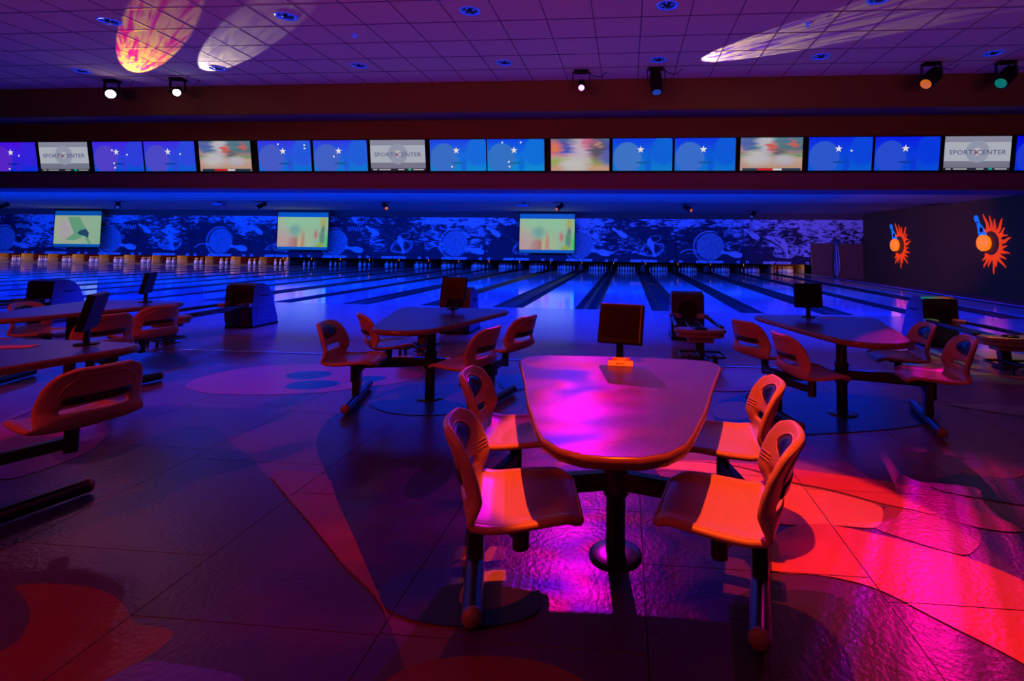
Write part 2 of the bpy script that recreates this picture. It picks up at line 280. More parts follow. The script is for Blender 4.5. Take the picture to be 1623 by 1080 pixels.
# ------------------------------------------------------------------ mesh helpers
class MB:
    def __init__(s): s.b = bmesh.new()
    def box(s, a, b, M=None):
        x0, y0, z0 = a; x1, y1, z1 = b
        v = [Vector(p) for p in ((x0,y0,z0),(x1,y0,z0),(x1,y1,z0),(x0,y1,z0),(x0,y0,z1),(x1,y0,z1),(x1,y1,z1),(x0,y1,z1))]
        if M: v = [M @ p for p in v]
        v = [s.b.verts.new(p) for p in v]
        for f in ((0,3,2,1),(4,5,6,7),(0,1,5,4),(1,2,6,5),(2,3,7,6),(3,0,4,7)): s.b.faces.new([v[i] for i in f])
        return s
    def bar(s, p, q, w, h):
        p, q = Vector(p), Vector(q); d = q - p; L = d.length; M = Matrix.Translation(p) @ d.to_track_quat('Y', 'Z').to_matrix().to_4x4()
        return s.box((-w/2, 0, -h/2), (w/2, L, h/2), M)
    def ring(s, c, r, n, M=None, ry=None):
        return [s.b.verts.new((M @ Vector((r*math.cos(2*math.pi*i/n), (ry or r)*math.sin(2*math.pi*i/n), 0))) if M else Vector(c)+Vector((r*math.cos(2*math.pi*i/n), (ry or r)*math.sin(2*math.pi*i/n), 0))) for i in range(n)]
    def skin(s, rings, caps=True, closed=False):
        n = len(rings[0])
        rr = rings + ([rings[0]] if closed else [])
        for a, b in zip(rr, rr[1:]):
            for i in range(n): s.b.faces.new((a[i], a[(i+1)%n], b[(i+1)%n], b[i]))
        if caps and not closed:
            s.b.faces.new(list(reversed(rings[0]))); s.b.faces.new(rings[-1])
        return s
    def lathe(s, prof, c=(0,0,0), n=24, M=None):
        T = Matrix.Translation(Vector(c)); T = (M @ T) if M else T
        return s.skin([s.ring(None, max(r, 1e-4), n, T @ Matrix.Translation((0,0,z))) for r, z in prof])
    def cyl(s, p, q, r, n=14, r2=None):
        p, q = Vector(p), Vector(q); M = (q-p).to_track_quat('Z', 'Y').to_matrix().to_4x4()
        return s.skin([s.ring(None, r, n, Matrix.Translation(p) @ M), s.ring(None, r if r2 is None else r2, n, Matrix.Translation(q) @ M)])
    def tube(s, pts, r, n=8, closed=False):
        pts = [Vector(p) for p in pts]; rings = []; N = len(pts)
        for i, p in enumerate(pts):
            a = pts[i-1] if (i or closed) else p; b = pts[(i+1) % N] if (i < N-1 or closed) else p
            M = (b-a).to_track_quat('Z', 'Y').to_matrix().to_4x4(); rings.append(s.ring(None, r, n, Matrix.Translation(p) @ M))
        return s.skin(rings, closed=closed)
    def prism(s, pts, d, M=None):
        """pts in xy plane, extruded d along z"""
        f = lambda x, y, z: (M @ Vector((x, y, z))) if M else Vector((x, y, z))
        a = [s.b.verts.new(f(x, y, 0)) for x, y in pts]; b = [s.b.verts.new(f(x, y, d)) for x, y in pts]; n = len(a)
        s.b.faces.new(list(reversed(a))); s.b.faces.new(b)
        for i in range(n): s.b.faces.new((a[i], a[(i+1)%n], b[(i+1)%n], b[i]))
        return s
    def quad(s, vs):
        uv = s.b.loops.layers.uv.get('uv') or s.b.loops.layers.uv.new('uv')
        f = s.b.faces.new([s.b.verts.new(v) for v in vs])
        for lp, c in zip(f.loops, ((0,0),(1,0),(1,1),(0,1))): lp[uv].uv = c
        return s
    def done(s, name, m, parent=None, smooth=False, bevel=0, **kw):
        bmesh.ops.recalc_face_normals(s.b, faces=s.b.faces) if kw.pop('recalc', True) else None
        me = bpy.data.meshes.new(name); s.b.to_mesh(me); s.b.free(); me.materials.append(m)
        if smooth:
            for p in me.polygons: p.use_smooth = True
        o = bpy.data.objects.new(name, me); C.objects.link(o)
        if parent: o.parent = parent
        if bevel:
            md = o.modifiers.new('bevel', 'BEVEL'); md.width = bevel; md.segments = 2; md.limit_method = 'ANGLE'
        for k, v in kw.items(): o[k] = v
        return o
def smooth_sharp(o, ang=40):
    me = o.data
    for p in me.polygons: p.use_smooth = True
    me.set_sharp_from_angle(angle=R(ang))
    return o
def thing(name, label, cat, loc=(0,0,0), rz=0, group=None):
    o = bpy.data.objects.new(name, None); C.objects.link(o); o.location = loc; o.rotation_euler = (0,0,rz)
    o.empty_display_size = 0.1
    o['label'] = label; o['category'] = cat
    if group: o['group'] = group
    return o
def dup(root, loc, rz=None, label=None, group=None):
    def cp(o, par):
        c = o.copy(); C.objects.link(c); c.parent = par
        for ch in list(o.children): cp(ch, c)
        return c
    r = cp(root, None); r.location = loc
    if rz is not None: r.rotation_euler = (0,0,rz)
    if label: r['label'] = label
    if group: r['group'] = group
    return r
def struct(o): o['kind'] = 'structure'; return o
def text_mesh(name, txt, size, m, M, parent, shear=0.0, bold=0.0, width=None, extr=0.002):
    cu = bpy.data.curves.new('t', 'FONT'); cu.body = txt; cu.size = size; cu.shear = shear; cu.offset = bold; cu.extrude = extr; cu.align_x = 'CENTER'; cu.align_y = 'CENTER'; cu.resolution_u = 2
    to = bpy.data.objects.new('t', cu); C.objects.link(to); bpy.context.view_layer.update()
    me = bpy.data.meshes.new_from_object(to); bpy.data.objects.remove(to); bpy.data.curves.remove(cu)
    if width:
        xs = [v.co.x for v in me.vertices]; k = width/(max(xs)-min(xs))
        for v in me.vertices: v.co.x *= k
    me.transform(M); me.materials.clear(); me.materials.append(m); me.name = name
    o = bpy.data.objects.new(name, me); C.objects.link(o)
    if parent: o.parent = parent
    return o
FACE = Matrix.Rotation(R(90), 4, 'X')     # xy text plane -> faces -Y

# ------------------------------------------------------------------ constants
PIT = 1.735; X4 = -0.846
FOUL = 11.11; STRIP = 6.05; LEND = FOUL + 18.75; YM = 27.9
_T = {4: 'forty', 5: 'fifty', 6: 'sixty', 7: 'seventy'}; _O = ['', '-one', '-two', '-three', '-four', '-five', '-six', '-seven', '-eight', '-nine']
def word(n): return _T[n//10] + _O[n % 10]
def lane_x(n): return X4 + (n-66.5)*PIT
def seam_x(k): return X4 + (k-66)*PIT      # boundary between lanes k and k+1

# ------------------------------------------------------------------ concourse floor
floor = struct(MB().box((-14, -6, -0.2), (13, STRIP-0.02, -0.012)).done('floor', M_seamd))
tcols = {}
def xs_edges():
    e = [0.08 + 0.92*k for k in range(-9, 9)]
    return e
XE = xs_edges(); OFF = {}
for i, x in enumerate(XE): OFF[i] = (2.14, 1.78, 1.79, 2.28)[(i - 6) % 4]
CELLS = []
for i, x in enumerate(XE[:-1]):
    y = OFF[i] - 0.92*2
    while y < STRIP-0.02:
        y1 = min(y+0.92, STRIP-0.02)
        if y1 > 0.3 and (x+0.92) > -1.35*y1-1 and x < 1.0*y1+1: CELLS.append((x, y, x+0.92, y1))
        y += 0.92
G = 0.0022
for (a, b, c, d) in CELLS:
    MB().box((a+G, b+G, -0.012), (c-G, d-G, 0)).done('floor_tile', M_floor, floor)
def clip(poly, x0, y0, x1, y1):
    def cut(p, ins, inter):
        out = []
        for i in range(len(p)):
            A, B = p[i-1], p[i]
            if ins(B):
                if not ins(A): out.append(inter(A, B))
                out.append(B)
            elif ins(A): out.append(inter(A, B))
        return out
    def ix(v): return lambda A, B: (v, A[1]+(B[1]-A[1])*(v-A[0])/(B[0]-A[0]))
    def iy(v): return lambda A, B: (A[0]+(B[0]-A[0])*(v-A[1])/(B[1]-A[1]), v)
    for ins, it in ((lambda q: q[0] >= x0, ix(x0)), (lambda q: q[0] <= x1, ix(x1)), (lambda q: q[1] >= y0, iy(y0)), (lambda q: q[1] <= y1, iy(y1))):
        poly = cut(poly, ins, it)
        if len(poly) < 3: return []
    return poly
def smoothp(pts, it=2):
    for _ in range(it):
        q = []
        for i in range(len(pts)):
            a, b = pts[i], pts[(i+1) % len(pts)]
            q += [(a[0]*.75+b[0]*.25, a[1]*.75+b[1]*.25), (a[0]*.25+b[0]*.75, a[1]*.25+b[1]*.75)]
        pts = q
    return pts
from mathutils.geometry import tessellate_polygon
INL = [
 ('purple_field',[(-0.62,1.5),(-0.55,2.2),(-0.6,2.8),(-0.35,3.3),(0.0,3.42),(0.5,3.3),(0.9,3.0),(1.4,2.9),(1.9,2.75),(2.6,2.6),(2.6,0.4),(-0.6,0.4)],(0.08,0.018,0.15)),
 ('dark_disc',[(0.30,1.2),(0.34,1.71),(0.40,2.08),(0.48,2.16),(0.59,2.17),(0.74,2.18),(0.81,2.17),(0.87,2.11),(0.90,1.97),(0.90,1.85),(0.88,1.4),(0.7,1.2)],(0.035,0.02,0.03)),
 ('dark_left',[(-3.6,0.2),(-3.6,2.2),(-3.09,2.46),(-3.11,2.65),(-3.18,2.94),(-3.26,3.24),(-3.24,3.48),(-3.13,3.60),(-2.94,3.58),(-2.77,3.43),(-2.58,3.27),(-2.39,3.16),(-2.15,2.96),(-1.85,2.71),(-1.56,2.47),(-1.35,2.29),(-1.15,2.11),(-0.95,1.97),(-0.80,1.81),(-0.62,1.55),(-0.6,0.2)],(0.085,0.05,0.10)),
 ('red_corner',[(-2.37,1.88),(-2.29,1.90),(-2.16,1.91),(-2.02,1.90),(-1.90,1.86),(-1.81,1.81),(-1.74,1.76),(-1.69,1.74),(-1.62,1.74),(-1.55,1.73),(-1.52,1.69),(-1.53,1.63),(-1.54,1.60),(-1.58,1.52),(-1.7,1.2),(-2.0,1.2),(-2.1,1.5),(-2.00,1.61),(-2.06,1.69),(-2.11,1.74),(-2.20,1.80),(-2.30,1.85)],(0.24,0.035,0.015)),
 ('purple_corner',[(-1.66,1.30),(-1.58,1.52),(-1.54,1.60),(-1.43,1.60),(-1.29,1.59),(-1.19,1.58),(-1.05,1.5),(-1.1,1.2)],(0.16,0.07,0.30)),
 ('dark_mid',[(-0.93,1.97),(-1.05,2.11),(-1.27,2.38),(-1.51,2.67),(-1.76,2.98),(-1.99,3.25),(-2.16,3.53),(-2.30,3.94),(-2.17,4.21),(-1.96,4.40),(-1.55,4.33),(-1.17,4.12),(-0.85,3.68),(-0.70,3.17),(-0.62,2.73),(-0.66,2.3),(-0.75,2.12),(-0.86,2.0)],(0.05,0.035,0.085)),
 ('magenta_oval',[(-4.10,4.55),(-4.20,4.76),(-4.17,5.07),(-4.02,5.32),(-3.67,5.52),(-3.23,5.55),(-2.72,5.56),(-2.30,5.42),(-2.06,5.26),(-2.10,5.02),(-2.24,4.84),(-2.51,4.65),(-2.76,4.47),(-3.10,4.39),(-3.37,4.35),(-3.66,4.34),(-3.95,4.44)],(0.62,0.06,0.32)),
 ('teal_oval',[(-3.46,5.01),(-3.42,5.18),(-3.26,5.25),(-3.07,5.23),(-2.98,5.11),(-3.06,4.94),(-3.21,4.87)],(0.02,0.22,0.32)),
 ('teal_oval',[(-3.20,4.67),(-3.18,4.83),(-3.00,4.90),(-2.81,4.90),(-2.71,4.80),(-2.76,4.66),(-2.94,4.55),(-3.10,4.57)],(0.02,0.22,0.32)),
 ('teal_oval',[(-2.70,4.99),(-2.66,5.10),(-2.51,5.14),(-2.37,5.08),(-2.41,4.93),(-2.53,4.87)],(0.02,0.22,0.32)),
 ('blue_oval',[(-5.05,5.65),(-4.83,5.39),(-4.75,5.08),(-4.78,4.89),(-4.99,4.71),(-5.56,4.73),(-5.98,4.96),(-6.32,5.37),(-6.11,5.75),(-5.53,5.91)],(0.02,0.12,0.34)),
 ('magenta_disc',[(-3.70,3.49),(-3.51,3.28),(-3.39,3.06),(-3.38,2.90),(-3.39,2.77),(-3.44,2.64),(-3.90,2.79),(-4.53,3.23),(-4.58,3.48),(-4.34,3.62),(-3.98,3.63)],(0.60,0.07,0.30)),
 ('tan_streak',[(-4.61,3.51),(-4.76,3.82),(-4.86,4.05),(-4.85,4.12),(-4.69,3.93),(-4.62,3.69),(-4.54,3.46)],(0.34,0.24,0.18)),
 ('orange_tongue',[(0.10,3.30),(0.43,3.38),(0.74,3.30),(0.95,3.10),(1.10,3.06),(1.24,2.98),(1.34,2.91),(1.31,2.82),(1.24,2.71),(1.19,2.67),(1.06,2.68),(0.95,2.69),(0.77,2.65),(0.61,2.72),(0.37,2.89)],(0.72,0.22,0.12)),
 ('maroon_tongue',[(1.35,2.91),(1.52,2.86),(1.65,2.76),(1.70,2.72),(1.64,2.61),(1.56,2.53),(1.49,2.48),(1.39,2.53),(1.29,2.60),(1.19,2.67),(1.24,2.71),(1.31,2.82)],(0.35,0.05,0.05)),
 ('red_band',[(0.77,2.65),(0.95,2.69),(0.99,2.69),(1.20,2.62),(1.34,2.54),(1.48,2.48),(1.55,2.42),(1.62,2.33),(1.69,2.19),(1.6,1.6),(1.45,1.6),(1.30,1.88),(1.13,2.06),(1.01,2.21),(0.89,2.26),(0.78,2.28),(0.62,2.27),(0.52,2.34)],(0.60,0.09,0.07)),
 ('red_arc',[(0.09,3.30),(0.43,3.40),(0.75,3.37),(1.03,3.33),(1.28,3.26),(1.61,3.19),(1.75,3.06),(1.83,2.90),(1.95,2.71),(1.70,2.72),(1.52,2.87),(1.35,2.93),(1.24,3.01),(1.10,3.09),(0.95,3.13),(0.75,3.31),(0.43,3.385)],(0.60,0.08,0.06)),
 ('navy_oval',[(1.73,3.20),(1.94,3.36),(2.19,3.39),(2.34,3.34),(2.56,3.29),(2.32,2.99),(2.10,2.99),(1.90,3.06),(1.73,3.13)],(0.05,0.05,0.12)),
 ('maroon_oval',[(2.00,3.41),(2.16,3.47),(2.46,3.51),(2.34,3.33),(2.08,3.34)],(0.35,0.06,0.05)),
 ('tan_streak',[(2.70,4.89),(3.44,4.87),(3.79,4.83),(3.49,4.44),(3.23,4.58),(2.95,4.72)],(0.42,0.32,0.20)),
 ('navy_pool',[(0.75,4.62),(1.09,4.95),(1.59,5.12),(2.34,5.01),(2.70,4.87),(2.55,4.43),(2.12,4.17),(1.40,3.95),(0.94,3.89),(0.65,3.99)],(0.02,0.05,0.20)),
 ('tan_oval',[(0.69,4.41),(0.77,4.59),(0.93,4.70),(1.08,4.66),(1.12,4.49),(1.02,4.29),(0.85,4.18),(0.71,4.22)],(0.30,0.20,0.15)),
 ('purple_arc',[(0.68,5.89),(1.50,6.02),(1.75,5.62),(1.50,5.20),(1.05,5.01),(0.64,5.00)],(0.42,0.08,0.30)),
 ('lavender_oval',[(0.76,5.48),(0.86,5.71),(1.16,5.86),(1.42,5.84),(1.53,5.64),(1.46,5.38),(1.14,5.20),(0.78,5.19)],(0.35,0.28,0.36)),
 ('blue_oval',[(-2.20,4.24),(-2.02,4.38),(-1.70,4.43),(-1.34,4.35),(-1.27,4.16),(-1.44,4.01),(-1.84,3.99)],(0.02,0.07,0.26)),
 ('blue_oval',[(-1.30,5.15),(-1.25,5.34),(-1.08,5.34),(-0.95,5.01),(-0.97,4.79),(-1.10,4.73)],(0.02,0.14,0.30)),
 ('painted_red_light',[(-2.12,2.95),(-1.72,2.95),(-1.51,2.66),(-1.27,2.38),(-1.04,2.10),(-0.90,1.93),(-0.80,1.81),(-0.95,1.975),(-1.15,2.115),(-1.35,2.295),(-1.56,2.475),(-1.85,2.715)],(0.34,0.05,0.05)),  # red light on the mauve strip, painted as floor colour
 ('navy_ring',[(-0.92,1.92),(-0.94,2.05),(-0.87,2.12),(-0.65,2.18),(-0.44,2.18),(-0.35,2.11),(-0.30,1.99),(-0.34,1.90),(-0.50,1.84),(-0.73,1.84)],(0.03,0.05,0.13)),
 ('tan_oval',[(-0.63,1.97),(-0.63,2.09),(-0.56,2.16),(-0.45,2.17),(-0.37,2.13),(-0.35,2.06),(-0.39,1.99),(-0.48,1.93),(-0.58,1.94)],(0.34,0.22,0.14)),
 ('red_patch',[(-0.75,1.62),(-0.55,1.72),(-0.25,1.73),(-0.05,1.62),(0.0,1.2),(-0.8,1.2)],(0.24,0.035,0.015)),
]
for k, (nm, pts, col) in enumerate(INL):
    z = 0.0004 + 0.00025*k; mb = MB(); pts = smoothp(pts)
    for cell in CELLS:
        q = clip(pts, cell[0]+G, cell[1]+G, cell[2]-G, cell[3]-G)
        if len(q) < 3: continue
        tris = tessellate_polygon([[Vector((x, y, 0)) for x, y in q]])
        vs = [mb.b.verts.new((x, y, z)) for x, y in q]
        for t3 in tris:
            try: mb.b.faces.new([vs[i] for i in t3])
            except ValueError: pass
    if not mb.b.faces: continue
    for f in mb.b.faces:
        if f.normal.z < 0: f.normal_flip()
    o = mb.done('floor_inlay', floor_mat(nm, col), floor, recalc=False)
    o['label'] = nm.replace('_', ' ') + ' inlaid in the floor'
# metal strip and approach
struct(MB().box((-14, STRIP-0.02, -0.01), (13, STRIP+0.02, 0.006)).done('trim_1', M_steel, bevel=0.003))
appr = struct(MB().box((-16, STRIP+0.02, -0.2), (12.2, FOUL, -0.004)).done('floor', M_seamd))
x = -16.0
while x < 9.5:
    for (ya, yb) in ((STRIP+0.02, 8.4), (8.4, FOUL)):
        MB().box((x+.001, ya+.001, -0.004), (x+PIT-.001, yb-.001, 0.0)).done('approach_panel', M_appr, appr)
    x += PIT
struct(MB().box((-43, FOUL, -0.3), (9.56, 31.5, -0.10)).done('floor', M_blk))
struct(MB().box((9.56, 6.0, -0.3), (12.5, 31.5, -0.18)).done('floor', M_sof))
struct(MB().box((9.60, FOUL-2, -0.18), (9.68, LEND, 0.01)).done('trim_2', M_capb))

# ------------------------------------------------------------------ lanes
W = 0.56
def lane_parts(n, root, odd):
    # odd lanes: ball-return divider on the right side, thin seam divider on the left
    sh = -0.045 if odd else 0.045
    lane = MB().box((sh-W, FOUL, -0.09), (sh+W, LEND, 0)).done('lane_surface', M_lane, root)
    for s in (-1, 1):
        wide = (s > 0) == odd
        gx0 = sh + s*W; gx1 = s*(PIT/2 - (0.12 if wide else 0.03))
        a, b = min(gx0, gx1), max(gx0, gx1); mb = MB(); N = 8; rows = []
        for i in range(N+1):
            t = i/N; xx = a + (b-a)*t; zz = -0.075*math.sin(math.pi*t)-0.012
            rows.append((xx, zz))
        for (xa, za), (xb, zb) in zip(rows, rows[1:]):
            f = mb.b.faces.new([mb.b.verts.new(p) for p in ((xa, FOUL, za), (xb, FOUL, zb), (xb, LEND, zb), (xa, LEND, za))])
        bmesh.ops.remove_doubles(mb.b, verts=mb.b.verts, dist=1e-4)
        for f in mb.b.faces:
            if f.normal.z < 0: f.normal_flip()
        mb.done('gutter', M_gut, root, smooth=True, recalc=False)
        e0, e1 = sorted((gx1, s*PIT/2))
        MB().box((e0, FOUL+.002, -0.09), (e1, LEND, -0.004 if wide else 0.0)).done('divider_cap', M_cap, root, bevel=0.006)
protos = {}
for n in range(44, 73):
    lab = 'glossy blue-lit bowling lane running to the pins under number %s' % word(n)
    odd = n % 2 == 1
    if odd not in protos:
        r = thing('bowling_lane', lab, 'lane', (0, 0, 0), 0, 'bowling lanes'); lane_parts(n, r, odd); protos[odd] = r; r.location = (lane_x(n), 0, 0)
    else: dup(protos[odd], (lane_x(n), 0, 0), None, lab)

# pins
def make_pin():
    r = thing('bowling_pin', '', 'pin', (0,0,0), 0, 'x')
    prof = [(0.026,0),(0.036,0.01),(0.050,0.055),(0.0605,0.115),(0.055,0.17),(0.036,0.225),(0.024,0.255),(0.0245,0.285),(0.031,0.325),(0.0315,0.35),(0.024,0.373),(0.01,0.381)]
    MB().lathe(prof, n=12).done('body', M_pin, r, smooth=True)
    MB().lathe([(0.0252,0.245),(0.0252,0.252),(0.0252,0.282),(0.0256,0.29)], n=12).done('neck_stripe', M_pinr, r, smooth=True)
    return r
pin0 = make_pin(); first = True
FULL = [(0,0),(-1,1),(1,1),(-2,2),(0,2),(2,2),(-3,3),(-1,3),(1,3),(3,3)]
for n in range(44, 73):
    for (i, j) in FULL:
        loc = (lane_x(n)+(-0.045 if n % 2 else 0.045)+i*0.1524, FOUL+18.0+j*0.264*0.9, 0.001)
        lab = 'white bowling pin with red neck stripe racked on lane %s' % word(n); grp = 'pins racked on lane %s' % word(n)
        if first: pin0.location = loc; pin0['label'] = lab; pin0['group'] = grp; first = False
        else: dup(pin0, loc, None, lab, grp)
# pin bays
LIT = set(range(44, 56)) | {72}
bays = {}
for n in range(44, 73):
    lit = n in LIT
    if lit: lab = 'open pin bay with yellow kickback and red curtain lit warm behind lane %s' % word(n)
    else: lab = 'unlit pin bay with curtain and kickbacks darkened as shade behind lane %s' % word(n)
    key = (lit, n % 2)
    if key not in bays:
        r = thing('pin_bay', lab, 'pin bay', (0,0,0), 0, 'pin bays behind the lanes'); km = M_kick if lit else M_kickd  # unlit bays carry their shade in darker kickback and curtain colours
        for sd in (-1, 1):
            wide = (sd > 0) == (n % 2 == 1); tk = 0.115 if wide else 0.028; e = sorted((sd*PIT/2, sd*(PIT/2-tk)))
            MB().box((e[0]+.001, 28.95, 0.003), (e[1]-.001, 31.15, 0.85)).done('kickback', km, r)
        if lit: MB().box((-PIT/2+0.118, 29.42, 0.05), (-PIT/2+0.13, 30.6, 0.66)).done('kickback_panel', M_curt, r)
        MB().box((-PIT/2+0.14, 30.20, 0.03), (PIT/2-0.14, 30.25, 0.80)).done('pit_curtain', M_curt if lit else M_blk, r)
        MB().box((-PIT/2+0.12, LEND+.02, -0.09), (PIT/2-0.12, 31.15, -0.02)).done('pit_floor', M_kickd, r)
        if not lit: MB().box((-PIT/2+0.125, 28.3, 0.40), (-PIT/2+0.14, 28.34, 0.55)).done('sensor_lamp', emis('sensor_amber', (1, 0.25, 0.02), 0.8), r)
        bays[key] = r; r.location = (lane_x(n), 0, 0)
    else: dup(bays[key], (lane_x(n), 0, 0), None, lab)
    if lit: light('pin_bay_lamp', 'POINT', (lane_x(n)+0.45, 28.6, 0.80), 13, (1, 0.50, 0.12), rad=0.1)
struct(MB().box((-43, 31.2, -0.3), (13, 31.4, 3.4)).done('wall_back', M_blk))

# ------------------------------------------------------------------ masking panels
def ellipse_tube(mb, cx, cz, rx, rz, rot, r=0.018, a0=0, a1=360, n=28):
    pts = []
    for i in range(n+1):
        a = R(a0+(a1-a0)*i/n); x = rx*math.cos(a); z = rz*math.sin(a); c, s_ = math.cos(rot), math.sin(rot)
        pts.append((cx+x*c-z*s_, -0.012, cz+x*s_+z*c))
    mb.tube(pts, r, 5)
PINP = [(0,0.381),(0.024,0.373),(0.0315,0.35),(0.031,0.325),(0.0245,0.285),(0.024,0.255),(0.036,0.225),(0.055,0.17),(0.0605,0.115),(0.050,0.055),(0.036,0.01),(0.0,0.0)]
def pin_poly(cx, cz, h, rot):
    k = h/0.381; pts = [(x*k, (z-0.19)*k) for x, z in PINP]; pts += [(-x, z) for x, z in reversed(pts[1:-1])]
    c, s_ = math.cos(rot), math.sin(rot)
    return [(cx+x*c-z*s_, cz+x*s_+z*c) for x, z in pts]
MX = Matrix.Translation((0, -0.004, 0)) @ FACE
Z0, Z1 = 0.52, 2.88; ZMID = 1.72
def art(root, kind):
    P2 = 2*PIT
    if kind == 0:   # right half of the mural: the ringed pin and the leaning pin
        MB().prism(pin_poly(0.45, 1.32, 1.05, R(-162)), 0.01, MX).done('printed_pin', M_maskp, root)
        mb = MB()
        for (rx, rz, rt) in ((0.62, 0.34, 0.15), (0.52, 0.36, -0.1), (0.66, 0.27, 0.3), (0.34, 0.16, 0.2)):
            ellipse_tube(mb, 0.45 + (0.02 if rz > .2 else .15), 1.22 if rz > .2 else 1.80, rx, rz, rt)
        mb.done('printed_rings', M_maskp, root)
        MB().prism(pin_poly(-1.28, 2.10, 0.95, R(58)), 0.01, MX).done('printed_pin', M_maskp, root)
        mb = MB()
        for q in range(16):
            xa = -1.25+q*0.085; za = 2.25-q*0.045
            mb.bar((xa, -0.014, za), (xa+0.62-0.01*q, -0.014, za-0.36), 0.02, 0.028 if q % 3 else 0.045)
        mb.done('printed_streaks', M_maskp, root)
    else:           # left half: the moon-like ball and scribble
        pts = [(0.05+0.72*math.cos(2*math.pi*i/40), 1.42+0.72*math.sin(2*math.pi*i/40)) for i in range(40)]
        MB().prism(pts, 0.006, MX).done('printed_ball', M_ballp, root)
        mb = MB(); ellipse_tube(mb, 0.0, 1.40, 0.84, 0.84, 0, 0.022, 60, 290); ellipse_tube(mb, 0.02, 1.42, 0.79, 0.79, 0, 0.014, 80, 250)
        ellipse_tube(mb, -1.0, 0.75, 0.62, 0.50, 0, 0.026, 40, 150)
        mb.done('printed_rings', M_maskp, root)
        mb = MB(); mb.tube([(0.7+0.95*i/44, -0.012, 2.18+0.13*math.sin(i*0.95)+0.05*math.cos(i*2.1)) for i in range(45)], 0.014, 5)
        mb.done('printed_scribble', M_maskp, root)
        MB().prism(pin_poly(1.16, 1.05, 1.10, R(80)), 0.008, MX).done('printed_pin', M_maskp, root)
def ballmat():
    m = mat('mask_ball_print', (0.5, 0.62, 0.9), 0.7, vary=1.0, vscale=9)
    return m
M_ballp = ballmat()
def panel(parent, name, x0, x1, z0, z1):
    g = 0.012
    return MB().box((x0+g, 0, z0+g), (x1-g, 0.05, z1-g)).done(name, M_mask, parent)
for k in range(44, 73, 2):
    # unit centred on the seam between lanes k and k+1
    xc = seam_x(k); kind = 0 if ((k-44)//2) % 2 == 0 else 1
    # panels run between seams, so a unit covers [seam_x(k-2) , seam_x(k)]
    x0 = seam_x(k-2); x1 = xc if k < 72 else 9.56; cx = (x0+x1)/2
    lab = 'blue pin mural masking unit numbered %s at its right edge' % word(k)
    r = thing('masking_unit', lab, 'mural', (cx, YM, 0), 0, 'mural masking units above the pins')
    h = (x1-x0)/2
    panel(r, 'mural_panel', -h, h, Z0, ZMID); panel(r, 'mural_panel', -h, h, ZMID, Z1)
    if k < 72 or True: art(r, kind)
    dz = 0.60
    text_mesh('lettering', 'SUNSET STATION', 0.17, M_maskl, Matrix.Translation((0.0, -0.005, dz)) @ FACE, r, shear=0.3, bold=0.012, width=1.45, extr=0.003)
    if k < 72:
        text_mesh('lane_number', str(k), 0.18, M_maskl, Matrix.Translation((h-0.24, -0.005, dz)) @ FACE, r, bold=0.008, extr=0.003)
    else: text_mesh('lane_number', '72', 0.18, M_maskl, Matrix.Translation((h-0.18, -0.005, dz)) @ FACE, r, bold=0.008, extr=0.003)
    if k > 44: text_mesh('lane_number', str(k-1), 0.18, M_maskl, Matrix.Translation((-h+0.24, -0.005, dz)) @ FACE, r, bold=0.008, extr=0.003)
r = thing('masking_unit', 'short mural panel over the wooden doors at the far right', 'mural', (11.03, YM, 0))
MB().box((-1.45, 0, 1.66), (1.16, 0.05, Z1)).done('mural_panel', M_mask, r)
mb = MB(); ellipse_tube(mb, 0.4, 1.9, 0.9, 0.5, 0.3, 0.025, 20, 160); ellipse_tube(mb, 0.9, 2.2, 0.4, 0.25, 0.9, 0.015); mb.done('printed_rings', M_maskp, r)
# soffit above the murals, lane ceiling
struct(MB().box((-43, YM+0.0, 2.885), (12.6, YM+0.3, 3.6)).done('trim_3', M_sof))
lc = struct(MB().box((-43, 10.2, 3.12), (12.6, 20.5, 3.3)).done('ceiling', M_ceilb))
struct(MB().box((-43, 20.5, 3.20), (12.6, YM+0.3, 3.4)).done('ceiling', M_ceilb))
# doors on the back wall
for i, (a, b, lb) in enumerate(((9.60, 10.93, 'left'), (10.97, 12.2, 'right'))):
    d = struct(MB().box((a, YM+0.02, -0.18), (b, YM+0.08, 1.65)).done('door_%d' % (i+1), M_wood, bevel=0.01))
    MB().box((a+0.12, YM+0.0, 0.1), (b-0.12, YM+0.02, 1.5)).done('door_panel', M_wood, d, bevel=0.005)
    MB().lathe([(0.02,0),(0.025,0.03),(0.03,0.06),(0.01,0.075)], n=10, M=Matrix.Translation((b-0.08 if i == 0 else a+0.1, YM+0.01, 0.75)) @ Matrix.Rotation(R(90), 4, 'X')).done('door_knob', M_steel, d)
struct(MB().box((12.2, YM, -0.18), (12.6, YM+0.1, 1.66)).done('trim_4', M_wallR))
